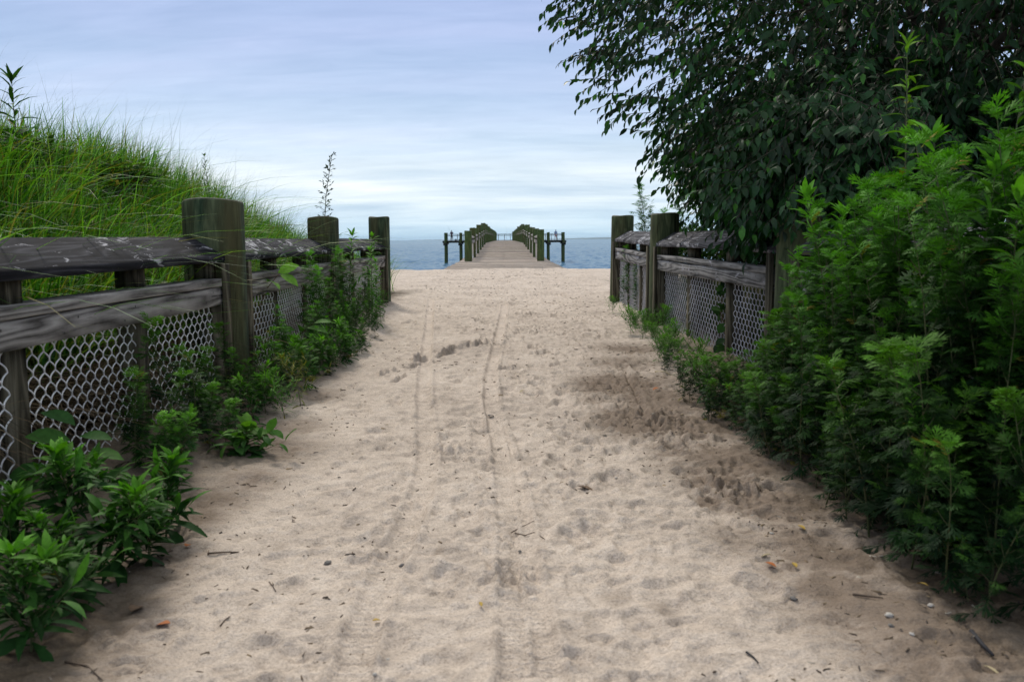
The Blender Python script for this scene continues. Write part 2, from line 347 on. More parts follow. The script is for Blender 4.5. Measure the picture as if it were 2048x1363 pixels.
# ------------------------------------------------------------------ ground
def build_ground():
    xin = np.arange(-1.9, 1.9001, 0.0072)
    g = 1.9+np.cumsum(0.012*1.075**np.arange(118)); g = g[g < 450]
    xs = np.concatenate([-g[::-1], xin, g])
    ys = [1.05]
    while ys[-1] < 95: ys.append(ys[-1]*1.0043+0.0004)
    ys = np.concatenate([np.array([-60, -30, -15, -8, -4, -2, -1, -0.3, 0.3, 0.7, 0.9]), np.array(ys), np.array([130, 200, 320])])
    X, Y = np.meshgrid(xs, ys)
    Z = base_height(X, Y)
    inner = smooth(2.6, 1.9, np.abs(X))*smooth(0.9, 1.1, Y)
    far = 0.75+smooth(2, 5, Y)*0.4+smooth(4, 18, Y)*1.2
    # churned relief
    rel = 0.016*fbm(X*3.2, Y*2.6, 2, 3)*far
    rid = 1-np.abs(fbm(X*7.0+3*vn(X*2, Y*2, 5), Y*9.0, 4, 3))*2.4
    rel += 0.0075*rid*far+0.0080*fbm(X*19, Y*24, 6, 3)*(1+0.5*smooth(3, 8, Y))
    rid2 = 1-np.abs(fbm(X*13+2*vn(X*4, Y*4, 2), Y*20, 1, 2))*3.0
    rel += 0.0030*np.clip(rid2, -1, 1)*(1+smooth(3, 9, Y))
    lump = np.clip(fbm(X*1.1+5, Y*1.3, 7, 2)*2.2+0.35, 0, 1)
    rel += 0.007*lump*np.clip(vn(X*34, Y*38, 1)*3, -0.2, 1)
    # footprints
    r2 = np.random.default_rng(11)
    def dent(px, py, ang, ln, wd, dp, rim):
        m0 = np.searchsorted(ys, py-0.3); m1 = np.searchsorted(ys, py+0.3); k0 = np.searchsorted(xs, px-0.3); k1 = np.searchsorted(xs, px+0.3)
        if m1-m0 < 2: return
        x = X[m0:m1, k0:k1]-px; y = Y[m0:m1, k0:k1]-py; c, s = math.cos(ang), math.sin(ang)
        u = (x*c+y*s)/ln; v = (-x*s+y*c)/(wd*(1+0.25*np.tanh(u*2)))
        q = np.sqrt(u*u+v*v)+0.22*vn(x*16+px*9, y*16+py*7, 3)
        rel[m0:m1, k0:k1] += -dp*smooth(1.03, 0.88, q)*(0.8+0.5*u) + rim*np.exp(-((q-1.2)/0.16)**2)*(0.4+0.6*(u > -0.2))
    PIT = at_ground(856, 1222)
    for i in range(1350):
        py = 1.15*math.exp(r2.random()*math.log(21)); px = r2.normal(0.15, 0.62)
        if abs(px) > 1.5 or (px-PIT.x)**2+(py-PIT.y)**2 < .02: continue
        a = math.pi/2+r2.normal(0, 0.35)
        k = r2.uniform(0.7, 1.25); f = min(1.6, 0.35+py*0.14)
        if r2.random() < 0.22:
            dp = r2.uniform(.007, .014)*f; dent(px, py, a, 0.080*k, 0.047*k, dp, .006*f); dent(px-0.125*k*math.cos(a), py-0.125*k*math.sin(a), a, 0.040*k, 0.036*k, dp*1.2, .004*f)
        elif r2.random() < 0.4: dent(px, py, a, 0.125*k, 0.048*k, r2.uniform(0.003, 0.011)*f, r2.uniform(0.002, 0.007)*f)
        else: dent(px, py, r2.uniform(0, 6), r2.uniform(0.02, 0.055), r2.uniform(0.012, 0.03), r2.uniform(0.003, 0.011)*f, r2.uniform(0.002, 0.005)*f)
    # wheel tracks
    def track(pxs, wd=0.040, depth=0.009):
        P = np.array([at_ground(a, b)[:2] for a, b in pxs]); P = P[np.argsort(P[:, 1])]
        cx_ = np.interp(Y[:, 0], P[:, 1], P[:, 0]); kk = np.ones(9)/9
        cx_ = np.convolve(np.pad(cx_, 4, 'edge'), kk, 'valid')
        on = (Y[:, 0] > P[0, 1]) & (Y[:, 0] < P[-1, 1])
        d = (X-cx_[:, None])/wd; band = np.exp(-(np.abs(d)/0.95)**6)*on[:, None]
        edge = np.exp(-((np.abs(d)-1.25)/0.22)**2)*on[:, None]
        tread = np.sin((Y*2*math.pi/0.026)+np.abs(d)*2.0)*smooth(8.5, 4.5, Y)
        broken = np.clip(0.62+1.5*fbm(Y*2.3, Y*0+3, 5, 2)+0.5*vn(X*9, Y*9, 1), 0.62, 1)
        flat = band*np.clip(broken+0.25, 0, 1)
        rel[:] = rel*(1-0.75*flat)+broken*(-depth*band+0.0052*tread*band+0.009*edge*(0.6+1.2*np.clip(vn(X*25, Y*25, 2)+0.4, 0, 1)))
    track([(862, 600), (858, 660), (852, 720), (846, 790), (852, 850), (855, 910), (846, 975), (818, 1045), (785, 1115), (752, 1190), (722, 1270), (700, 1362)])
    track([(1010, 610), (1003, 655), (992, 705), (980, 760), (985, 815), (1004, 880), (1022, 950), (1036, 1020), (1046, 1100), (1056, 1180), (1072, 1265), (1092, 1362)])
    track([(975, 790), (992, 860), (1003, 930), (1012, 1000), (1016, 1080), (1020, 1170), (1024, 1260), (1026, 1362)], 0.03, 0.006)
    # little scarps left by a dragged foot or a board
    def scarp(pxs, h=0.02, wd=0.05):
        P = np.array([at_ground(a, b)[:2] for a, b in pxs]); 
        if P[0, 0] > P[-1, 0]: P = P[::-1]
        yy = np.interp(X, P[:, 0], P[:, 1])+0.09*vn(X*9, X*0, 3)+0.05*vn(X*31, X*0, 5)
        on = (X > P[0, 0]) & (X < P[-1, 0]); s = (Y-yy)
        hh = h*np.clip(0.55+2.2*vn(X*11, X*0+7, 4)+1.5*vn(X*38, Y*30, 6), 0.0, 1.6)
        rel[:] += on*hh*(np.exp(-(s/wd)**2)*(s > 0)*0.9+smooth(-0.018, 0.0, s)*(s <= 0)*0.9-0.35*np.exp(-((s+0.04)/0.05)**2))
    scarp([(826, 722), (870, 716), (912, 703), (950, 697), (992, 688), (1004, 700)], 0.045, 0.10)
    scarp([(760, 745), (800, 738), (842, 728)], 0.026, 0.07)
    scarp([(1058, 712), (1085, 710), (1112, 702)], 0.03, 0.07)
    scarp([(760, 770), (800, 758), (812, 752)], 0.02, 0.06)
    scarp([(1020, 665), (1060, 668), (1110, 660)], 0.02, 0.06)
    scarp([(1128, 828), (1150, 822)], 0.02, 0.05); scarp([(1130, 966), (1150, 960), (1178, 972)], 0.018, 0.035)
    scarp([(860, 832), (905, 838)], 0.014, 0.04); scarp([(1370, 1000), (1400, 1004), (1450, 998)], 0.016, 0.05)
    # crumbled lumps beside the tracks
    for (a, b_, rr, hh) in [(880, 890, .10, .012), (905, 892, .08, .010), (1020, 1040, .05, .012), (1018, 1072, .05, .012), (1015, 1150, .07, .012), (1030, 1165, .08, .012),
                            (760, 1110, .05, .012), (822, 1000, .05, .010), (1250, 770, .22, .016), (1290, 830, .22, .018), (1210, 800, .16, .014), (1350, 880, .16, .014), (1450, 965, .16, .016),
                            (1480, 985, .10, .014), (1240, 740, .12, .012), (960, 955, .04, .012), (1330, 845, .12, .014)]:
        p = at_ground(a, b_); d2 = ((X-p.x)**2+((Y-p.y)*0.75)**2)/rr**2
        rel += hh*np.exp(-d2)*np.clip(vn(X*45, Y*42, 6)*3.2+vn(X*90, Y*85, 2)*1.5, -0.9, 1.2)
    # groove curling down the right side
    P = np.array([at_ground(a, b)[:2] for a, b in [(1245, 735), (1262, 765), (1280, 800), (1292, 838)]]); P = P[np.argsort(P[:, 1])]
    cxx = np.interp(Y[:, 0], P[:, 1], P[:, 0]); on = ((Y[:, 0] > P[0, 1]) & (Y[:, 0] < P[-1, 1]))[:, None]; d = X-cxx[:, None]
    rel += on*(-0.022*np.exp(-(d/0.014)**2)+0.010*np.exp(-((d-0.035)/0.02)**2))
    Z = Z+rel*inner*smooth(28, 22, Y)
    # masks: damp (r), litter (g)
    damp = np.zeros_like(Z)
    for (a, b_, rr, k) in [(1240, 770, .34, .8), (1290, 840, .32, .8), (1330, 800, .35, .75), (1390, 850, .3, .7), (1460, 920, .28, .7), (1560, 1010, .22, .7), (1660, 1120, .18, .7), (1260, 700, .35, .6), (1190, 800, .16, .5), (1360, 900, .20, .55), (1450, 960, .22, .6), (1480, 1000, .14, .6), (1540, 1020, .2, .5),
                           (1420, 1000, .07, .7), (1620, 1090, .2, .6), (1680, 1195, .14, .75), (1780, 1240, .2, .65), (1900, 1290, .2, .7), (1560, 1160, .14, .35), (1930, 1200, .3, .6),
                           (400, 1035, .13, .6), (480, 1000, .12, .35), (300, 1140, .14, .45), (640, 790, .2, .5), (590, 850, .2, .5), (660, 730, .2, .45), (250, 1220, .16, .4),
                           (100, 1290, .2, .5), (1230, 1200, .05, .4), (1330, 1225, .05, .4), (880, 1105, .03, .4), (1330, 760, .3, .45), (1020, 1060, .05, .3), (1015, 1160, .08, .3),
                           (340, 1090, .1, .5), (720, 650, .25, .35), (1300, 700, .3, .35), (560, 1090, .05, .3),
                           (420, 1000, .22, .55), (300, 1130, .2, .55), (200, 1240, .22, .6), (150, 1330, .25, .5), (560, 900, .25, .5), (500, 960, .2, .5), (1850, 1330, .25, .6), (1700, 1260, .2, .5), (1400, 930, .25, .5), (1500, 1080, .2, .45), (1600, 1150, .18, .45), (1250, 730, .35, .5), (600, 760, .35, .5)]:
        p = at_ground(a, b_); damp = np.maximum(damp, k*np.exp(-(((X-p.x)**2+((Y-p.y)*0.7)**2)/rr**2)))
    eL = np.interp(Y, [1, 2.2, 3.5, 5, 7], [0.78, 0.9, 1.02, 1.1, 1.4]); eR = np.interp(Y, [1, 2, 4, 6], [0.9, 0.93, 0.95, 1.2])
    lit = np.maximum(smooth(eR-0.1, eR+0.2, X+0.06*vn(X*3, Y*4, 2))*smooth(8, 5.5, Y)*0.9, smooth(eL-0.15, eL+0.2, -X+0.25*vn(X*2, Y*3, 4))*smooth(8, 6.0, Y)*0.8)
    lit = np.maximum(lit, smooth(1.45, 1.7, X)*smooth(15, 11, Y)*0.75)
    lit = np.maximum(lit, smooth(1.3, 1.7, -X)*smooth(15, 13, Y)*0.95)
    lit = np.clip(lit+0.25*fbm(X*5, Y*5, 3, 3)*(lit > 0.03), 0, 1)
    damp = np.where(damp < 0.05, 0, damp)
    ny, nx = X.shape
    i = np.arange(ny-1)[:, None]*nx; j = np.arange(nx-1)[None]
    F = np.stack([i+j, i+j+1, i+nx+j+1, i+nx+j], -1).reshape(-1, 4)
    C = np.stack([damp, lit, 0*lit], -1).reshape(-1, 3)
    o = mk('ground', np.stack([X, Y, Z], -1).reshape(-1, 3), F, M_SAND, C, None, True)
    tag(o, kind='structure')
    return xs, ys, Z
GX, GY, GZ = build_ground()
def gh(x, y):
    i = min(max(int(np.searchsorted(GY, y))-1, 0), len(GY)-2); j = min(max(int(np.searchsorted(GX, x))-1, 0), len(GX)-2)
    fy = (y-GY[i])/(GY[i+1]-GY[i]); fx = (x-GX[j])/(GX[j+1]-GX[j])
    return float((GZ[i, j]*(1-fx)+GZ[i, j+1]*fx)*(1-fy)+(GZ[i+1, j]*(1-fx)+GZ[i+1, j+1]*fx)*fy)

# ------------------------------------------------------------------ water and far shore
WATER = -3.0
def build_water():
    m, nt, b = new_mat('sea_water')
    co = objco(nt, (1.0, 1.0, 1.0))
    s1 = noise(nt, objco(nt, (0.55, 0.16, 1), (0, 0, R(3))), 1.0, 4, 0.6, 0.5)
    s2 = noise(nt, objco(nt, (0.12, 0.05, 1), (0, 0, R(-3))), 1.0, 3, 0.55)
    big = noise(nt, objco(nt, (0.25, 1.0, 1)), 0.02, 4, 0.6)
    r = ramp(nt, [(0.35, (0.035, 0.115, 0.20)), (0.65, (0.060, 0.155, 0.25))]); nt.links.new(big, r.inputs[0])
    nt.links.new(r.outputs[0], b.inputs['Base Color']); b.inputs['Roughness'].default_value = 0.12; b.inputs['IOR'].default_value = 1.33; b.inputs['Specular IOR Level'].default_value = 0.30
    h = math_n(nt, 'ADD', math_n(nt, 'MULTIPLY', s1, 0.9), math_n(nt, 'MULTIPLY', s2, 1.4))
    bump(nt, b, h, 0.35, 0.5)
    df = nt.nodes.new('ShaderNodeBsdfDiffuse'); df.inputs[0].default_value = (0.085, 0.175, 0.275, 1)
    mx = nt.nodes.new('ShaderNodeMixShader'); mx.inputs[0].default_value = 0.50
    nt.links.new(b.outputs[0], mx.inputs[1]); nt.links.new(df.outputs[0], mx.inputs[2]); nt.links.new(mx.outputs[0], nt.nodes['Material Output'].inputs[0])
    ys = [40.0]
    while ys[-1] < 900: ys.append(ys[-1]+max(0.28, 0.0048*(ys[-1]-60)))
    ys = np.concatenate([[26, 33], ys, [1500, 4000, 12000, 45000.]])
    u = np.concatenate([[-150, -30, -8, -2.5, -1, -0.4], np.linspace(-0.2, 0.2, 300), [0.4, 1, 2.5, 8, 30, 150]])
    U, Y = np.meshgrid(u, ys); X = U*np.minimum(Y, 300)
    fade = smooth(1500, 300, Y)*smooth(0.45, 0.2, np.abs(U))
    k = 1+Y/250
    Z = WATER+fade*1.5*(0.20*fbm(X*0.30/k, Y*0.16/k, 2, 2)+0.16*fbm(X*0.9/k+2*vn(X*.1, Y*.1, 3), Y*0.45/k, 4, 3)*1.0+0.03*vn(X*3.1, Y*1.6, 6))*k**0.6
    ny, nx = X.shape; i = np.arange(ny-1)[:, None]*nx; j = np.arange(nx-1)[None]
    F = np.stack([i+j, i+j+1, i+nx+j+1, i+nx+j], -1).reshape(-1, 4)
    tag(mk('water', np.stack([X, Y, Z], -1).reshape(-1, 3), F, m, None, None, True), kind='structure')
    # low far shore
    ms = mat_simple('far_land', (0.05, 0.075, 0.045), 0.9, 0, 0.3, 0.002)
    def shore(x0, x1, y, hfun, name):
        n = 220; xs = np.linspace(x0, x1, n); V = []; F = []
        for k, x in enumerate(xs):
            h = max(0.5, hfun((x-x0)/(x1-x0)))+3*vn(np.array([x*0.01]), np.array([1.0]), 2)[0]*2
            for dy, f in ((0, 0), (250, 0.7), (900, 1.0), (2200, 0.6), (3500, 0)):
                V.append((x, y+dy, WATER-1+(h+1)*f))
        for k in range(n-1):
            for q in range(4): a = k*5+q; F.append((a, a+5, a+6, a+1))
        tag(mk(name, V, F, ms, None, None, True), kind='structure')
    shore(1080, 15000, 22000, lambda t: 5+50*min(1, t*7)**0.7+14*t, 'hills')
    shore(-2400, -900, 22000, lambda t: 12*math.sin(math.pi*t)**0.5, 'hills')
build_water()

# ------------------------------------------------------------------ fences
def pile_mesh(r, z0, z1, taper=0.97, wob=0.006, n=28, seed=0, chamfer=0.03):
    rr = np.random.default_rng(seed); ph = rr.random(4)*6
    zs = np.concatenate([np.linspace(z0, z1-chamfer, 14), [z1-chamfer*0.3, z1]]); V = []; F = []; M = []
    th = np.arange(n)*2*math.pi/n
    for k, z in enumerate(zs):
        t = (z-z0)/(z1-z0); rad = r*(1-(1-taper)*t)
        if k == len(zs)-2: rad -= chamfer*0.25
        if k == len(zs)-1: rad -= chamfer*0.75
        w_ = wob*(np.sin(3*th+ph[0]+z*1.2)+0.7*np.sin(5*th+ph[1])+0.5*np.sin(9*th+ph[2]+z*2))
        zz_ = z+(0.006*np.sin(2*th+ph[3]) if k >= len(zs)-3 else 0)+0*th
        V += list(zip((rad+w_)*np.cos(th), (rad+w_)*np.sin(th), zz_))
    for k in range(len(zs)-1):
        for q in range(n):
            F.append((k*n+q, k*n+(q+1) % n, (k+1)*n+(q+1) % n, (k+1)*n+q)); M.append(1 if k >= len(zs)-2 else 0)
    b0 = (len(zs)-1)*n; V.append((0, 0, z1-0.004)); c = len(V)-1
    for q in range(0, n, 2): F.append((c, b0+q, b0+q+1, b0+(q+2) % n)); M.append(1)
    return np.array(V), np.array(F), np.array(M)

def chain_link(y0, y1, z0, z1, x, side, cell=0.036, wire=0.0028, seed=0):
    """interlocked zigzag wires, each running up and down; adjacent wires hook at their bends"""
    rr = np.random.default_rng(seed); n = int((y1-y0)/cell); per = 0.072; V = []; F = []; off = 0
    zs = np.arange(z0, z1, per/12); k = len(zs); ns = 5; th = np.arange(ns)*2*math.pi/ns
    for i in range(n):
        ph = (zs-z0)/per+(0.5 if i % 2 else 0)
        tri = 2*np.abs(2*(ph-np.floor(ph+0.5)))-1
        s = np.sin(tri*math.pi/2*0.98); tri = 1.0*tri
        yy = y0+(i+0.5)*cell+tri*cell*0.52
        xx = x+side*0.0065*np.cos(2*math.pi*(ph+0.25))*-1+0.012*np.sin(yy*2.1+seed)*np.sin((zs-z0)*5)
        P = np.stack([xx, yy, zs+0.004*np.sin(yy*3)], -1)
        T = np.gradient(P, axis=0); T /= np.linalg.norm(T, axis=1)[:, None]
        A = np.cross(T, [1.0, 0, 0]); A /= np.linalg.norm(A, axis=1)[:, None]+1e-9; B = np.cross(T, A)
        V.append((P[:, None]+wire*(A[:, None]*np.cos(th)[None, :, None]+B[:, None]*np.sin(th)[None, :, None])).reshape(-1, 3))
        a = np.arange(k-1)[:, None]*ns; j = np.arange(ns)[None]; j2 = (j+1) % ns
        F.append(np.stack([a+j, a+j2, a+ns+j2, a+ns+j], -1).reshape(-1, 4)+off); off += k*ns
    return np.vstack(V), np.vstack(F)

def sag_box(mb, x0, x1, y0, y1, z0, z1, seed, m=0, n=10, amp=0.004, top=None):
    """a board with slightly uneven faces; top=(z front, z back) makes the top slope across"""
    rr = np.random.default_rng(seed); ys = np.linspace(y0, y1, n); ph = rr.random(3)*6; V = []; F = []
    for y in ys:
        dz = amp*math.sin(y*1.7+ph[0]); dx = amp*0.6*math.sin(y*1.3+ph[1])
        e = 0.004
        if top is None: pr = [(x0, z0+e), (x0+e, z0), (x1-e, z0), (x1, z0+e), (x1, z1-e), (x1-e, z1), (x0+e, z1), (x0, z1-e)]
        else:
            zf, zb = top     # x0 is the back, x1 the front
            s = 1 if x1 > x0 else -1
            pr = [(x0, z0+e), (x0+s*e, z0), (x1-s*e, z0), (x1, z0+e), (x1, zf-e), (x1-s*0.008, zf+0.002), (x0+s*0.010, zb), (x0, zb-0.012)]
        V += [(a+dx, y, c+dz) for a, c in pr]
    for k in range(n-1):
        for q in range(8): F.append((k*8+q, k*8+(q+1) % 8, (k+1)*8+(q+1) % 8, (k+1)*8+q))
    for b0, rev in ((0, False), ((n-1)*8, True)):
        for f in ((0, 1, 2, 3), (0, 3, 4, 7), (7, 4, 5, 6)):
            ff = [b0+q for q in f]; F.append(tuple(ff[::-1] if rev else ff))
    mb.add(V, F, m)

def fence(label, side, piles, capmat, facemat, nm, seed0, dz=(0, 0, 0, 0)):
    """side=-1 left, +1 right; piles = (x, y, radius, top z)"""
    root = thing('wooden_fence', label, 'fence', (0, 0, 0))
    for i, (x, y, r, zt) in enumerate(piles):
        V, F, M = pile_mesh(r, -0.35, zt, 0.985, r*0.022, 32, seed0+i, 0.018)
        o = mk('post', V, F, None, None, root, M == 0, [nm, M_END], M); o.location = (x, y, 0); o.rotation_euler = (R(0.4*((i*7) % 3-1)), R(0.5*((i*5) % 3-1)), i)
    s = side
    for i in range(len(piles)-1):
        (xa, ya, ra, _), (xb, yb, rb, _) = piles[i], piles[i+1]
        y0, y1 = ya+ra-0.01, yb-rb+0.01; ln = y1-y0
        ang = math.atan2(xb-xa, yb-ya)
        bay = bpy.data.objects.new('fence_bay', None); COL.objects.link(bay); bay.parent = root
        xm = lambda y: xa+(xb-xa)*(y-ya)/(yb-ya)
        def put(mb, name, mats, sm=False):
            V, F, C, M = mb.arr(); V = V.copy(); V[:, 2] += np.interp(V[:, 1], [ya, yb], dz[i:i+2])*(V[:, 2] > 0); V[:, 0] += xa+(xb-xa)*(V[:, 1]-ya)/(yb-ya)
            return mk(name, V, F, None, C, bay, sm, mats, M)
        f = -s                                        # towards the path
        # sloped cap, wedge shaped, in two or three lengths
        cuts = [y0, y0+ln*0.36, y0+ln*0.71, y1] if s > 0 else [y0, y1]
        for k in range(len(cuts)-1):
            mb = MB(); g0 = 0.0 if k == 0 else 0.003
            sag_box(mb, -f*0.075, f*0.105, cuts[k]+g0, cuts[k+1], 0.737, 0.75, seed0+i*7+k, 0, 8, 0.003, top=(0.772, 0.868))
            put(mb, 'cap_board', [capmat])
        mb = MB(); sag_box(mb, min(f*0.0, f*0.112), max(f*0.0, f*0.112), y0+0.02, y1-0.02, 0.618, 0.657, seed0+30+i, 0, 10, 0.003); put(mb, 'flat_rail', [facemat])
        mb = MB(); sag_box(mb, min(f*0.062, f*0.102), max(f*0.062, f*0.102), y0+0.015, y1-0.015, 0.522, 0.615, seed0+40+i, 0, 10, 0.003)
        for yy in np.arange(y0+0.25, y1, 0.46):
            for zz_ in (0.545, 0.592):
                yy2 = yy+0.1*(zz_ > 0.57)
                th = np.arange(6)*math.pi/3; xx = f*0.1045
                Vn = [(xx, yy2+0.005*math.cos(t), zz_+0.005*math.sin(t)) for t in th]
                Fn = [(0, 1, 2, 3), (0, 3, 4, 5)]
                mb.add(Vn, Fn if f > 0 else [q[::-1] for q in Fn], 1)
        put(mb, 'face_rail', [facemat, M_NAIL])
        # support posts: two at the ends, two or three between
        nsp = 3
        sy = [y0+0.055]+[y0+ln*k/nsp+0.02*((k*3+i) % 2) for k in range(1, nsp)]+[y1-0.05]
        for k, yy in enumerate(sy):
            mb = MB(); end = k in (0, nsp)
            xf = f*0.103 if end else f*0.058
            hw = 0.043
            mb.box(min(xf-f*0.09, xf), max(xf-f*0.09, xf), yy-hw, yy+hw, -0.25, 0.5185 if not end else 0.519)
            mb.box(min(f*-0.03, f*0.055), max(f*-0.03, f*0.055), yy-hw+0.002, yy+hw-0.002, 0.519, 0.615)
            mb.box(min(f*-0.03, f*0.06), max(f*-0.03, f*0.06), yy-hw, yy+hw, 0.6575, 0.7365)
            if end: mb.box(min(f*0.113, f*0.132), max(f*0.113, f*0.132), yy-hw*0.9, yy+hw*0.9, -0.25, 0.734)
            put(mb, 'support_post', [M_SUP])
        # chain link between the supports
        for k in range(nsp):
            a, b_ = sy[k]+0.043, sy[k+1]-0.043
            V, F = chain_link(a-0.01, b_+0.01, -0.02, 0.53, f*0.045, s, seed=seed0+i*5+k)
            V[:, 0] += xa+(xb-xa)*(V[:, 1]-ya)/(yb-ya); V[:, 2] += np.interp(V[:, 1], [ya, yb], dz[i:i+2])
            mk('chain_link', V, F, M_WIRE if s < 0 else M_WIREG, None, bay, True)
    return root
LP = [(-1.585, 1.55, 0.155, 1.06), (-1.585, 4.70, 0.163, 1.072), (-1.64, 7.75, 0.140, 1.060), (-1.585, 10.85, 0.133, 1.142)]
RP = [(1.66, 1.50, 0.155, 1.06), (1.625, 4.62, 0.150, 0.97), (1.50, 8.05, 0.135, 1.085), (1.492, 10.95, 0.143, 1.145)]
fence('low timber fence with dark sloped cap and white chain link below the grassy dune', -1, LP, M_CAP, M_RAIL, M_PILE, 3)
fence('low timber fence with grey sloped cap and chain link under the overhanging tree', 1, RP, M_CAPR, M_RAILD, M_PILEO, 60, (.03, .03, .045, .085))

# ------------------------------------------------------------------ pier
def deck_z(y):
    return float(np.interp(y, [0, 36, 62, 90, 145, 160], [-0.005, -0.005, 0.615, 0.66, 0.70, 0.70]))
def build_pier():
    root = thing('pier', 'long wooden fishing pier with green piles and a T shaped head over the sea', 'pier', (0, 0, 0))
    m, nt, b = new_mat('deck_planks')
    a = N(nt, 'ShaderNodeVertexColor', layer_name='Col')
    n = noise(nt, objco(nt, (0.25, 3, 1)), 9, 5, 0.65)
    r = ramp(nt, [(0.3, (0.72, 0.70, 0.68)), (0.7, (1.18, 1.18, 1.18))]); nt.links.new(n, r.inputs[0])
    c = mixc(nt, 1.0, a.outputs[0], r.outputs[0], 'MULTIPLY')
    sn = noise(nt, objco(nt, (1, 1, 1)), 0.9, 6, 0.7)
    t = nt.nodes.new('ShaderNodeTexCoord'); sx = nt.nodes.new('ShaderNodeSeparateXYZ'); nt.links.new(t.outputs['Object'], sx.inputs[0])
    g = math_n(nt, 'DIVIDE', math_n(nt, 'SUBTRACT', 36.0, sx.outputs[1]), 12.0, True)
    sr = ramp(nt, [(0.75, (0, 0, 0)), (1.1, (1, 1, 1))]); nt.links.new(math_n(nt, 'ADD', g, math_n(nt, 'MULTIPLY', sn, 0.9)), sr.inputs[0])
    c = mixc(nt, sr.outputs[0], c, (0.40, 0.335, 0.28))
    nt.links.new(c, b.inputs['Base Color']); b.inputs['Roughness'].default_value = 0.9; b.inputs['Specular IOR Level'].default_value = 0.15
    rr = np.random.default_rng(5)
    mb = MB(); y = 24.4
    while y < 145:
        wd = 0.185; z = deck_z(y+wd/2)+rr.normal(0, 0.004)
        tone = rr.uniform(0.74, 1.12)*(0.62 if rr.random() < 0.09 else 1); cc = np.array([0.60, 0.515, 0.435])*tone*np.array([1, rr.uniform(0.96, 1.03), rr.uniform(0.95, 1.06)])
        e = rr.normal(0, 0.015)
        jx = rr.choice([-0.6, 0.0, 0.6, 1.2]); mb.box(-1.80+e, jx-0.002, y, y+wd-0.012, z-0.05, z, 0, cc)
        cc2 = cc*rr.uniform(0.93, 1.07); mb.box(jx+0.002, 1.80+e, y, y+wd-0.012, z-0.05, z, 0, cc2); y += wd
    mb.build('deck', m, root)
    # stringers
    for x in (-1.5, 0.0, 1.5):
        mb = MB()
        for y0, y1 in ((26, 36), (36, 62), (62, 90), (90, 145)):
            z0, z1 = deck_z(y0)-0.055, deck_z(y1)-0.055
            V = [(x+dx, yy, zz_+dz) for yy, zz_ in ((y0, z0), (y1, z1)) for dx, dz in ((-0.06, 0), (0.06, 0), (0.06, -0.28), (-0.06, -0.28))]
            mb.add(V, [(0, 1, 2, 3), (7, 6, 5, 4), (0, 4, 5, 1), (1, 5, 6, 2), (2, 6, 7, 3), (3, 7, 4, 0)])
        mb.build('stringer', M_DARKBEAM, root)
    # piles and railings
    ys = [34.0+4.75*k for k in range(24)]
    for s in (-1, 1):
        for k, y in enumerate(ys):
            dz = deck_z(y); top = dz+(1.19 if k < 1 else 1.22+0.15*min(1, max(0, (y-36)/26)))+rr.normal(0, 0.035)
            V, F, M = pile_mesh(0.150+rr.normal(0, 0.006), -4.4 if y > 40 else -2.2, top+rr.normal(0, .03), 0.97, 0.006, 16, 200+k+50*(s > 0), 0.03)
            o = mk('pile', V, F, None, None, root, True, [M_PILEP, M_END], M); o.location = (s*1.43, y, 0)
        for k in range(len(ys)-1):
            y0, y1 = ys[k]+0.16, ys[k+1]-0.16; za, zb = deck_z(y0), deck_z(y1)
            def slab(x0, x1, d0, d1, top=None):
                mb_ = MB(); xx0, xx1 = s*x0, s*x1
                t0 = d1 if top is None else top
                V = [(xx0, y0, za+d0), (xx1, y0, za+d0), (xx1, y0, za+d1), (xx0, y0, za+t0), (xx0, y1, zb+d0), (xx1, y1, zb+d0), (xx1, y1, zb+d1), (xx0, y1, zb+t0)]
                return mb_.add(V, [(0, 1, 2, 3), (7, 6, 5, 4), (0, 4, 5, 1), (1, 5, 6, 2), (2, 6, 7, 3), (3, 7, 4, 0)])
            bay = bpy.data.objects.new('railing_bay', None); COL.objects.link(bay); bay.parent = root
            slab(1.51, 1.33, 0.885, 0.925, 1.02).build('cap_board', M_RAIL, bay)
            slab(1.44, 1.325, 0.765, 0.805).build('flat_rail', M_RAIL, bay)
            slab(1.37, 1.33, 0.665, 0.762).build('face_rail', M_RAIL, bay)
            for q in (0.08, 0.5, 0.92):
                yy = y0+(y1-y0)*q; z = deck_z(yy); mb_ = MB(); mb_.box(min(s*1.375, s*1.46), max(s*1.375, s*1.46), yy-0.045, yy+0.045, z-0.03, z+0.884); mb_.build('support_post', M_SUP, bay)
            if k < 10:
                mb_ = MB(); nn = int((y1-y0)/0.09)
                for q in range(nn):
                    for dd in (1, -1):
                        ya_ = y0+0.04+q*0.09; yb_ = min(max(ya_+dd*0.66, y0), y1); f_ = (yb_-ya_)/(dd*0.66)
                        if f_ < 0.05: continue
                        mb_.tube([(s*1.385, ya_, deck_z(ya_)+0.03), (s*(1.385+0.004*dd), yb_, deck_z(yb_)+0.03+0.63*f_)], 0.004, 3, cap=False)
                mb_.build('chain_link', M_WIREP, bay)
    # T head
    zt = 0.72
    mb = MB(); y = 145.0
    while y < 148.2:
        tone = rr.uniform(0.8, 1.1); mb.box(-10.3, 10.3, y, y+0.19, zt-0.05, zt, 0, np.array([0.27, 0.23, 0.215])*tone); y += 0.2
    mb.build('head_deck', m, root)
    for y in (145.1, 148.1):
        mb = MB(); mb.box(-10.45, 10.45, y-0.09, y+0.09, zt-0.38, zt-0.052); mb.build('head_beam', M_DARKBEAM, root)
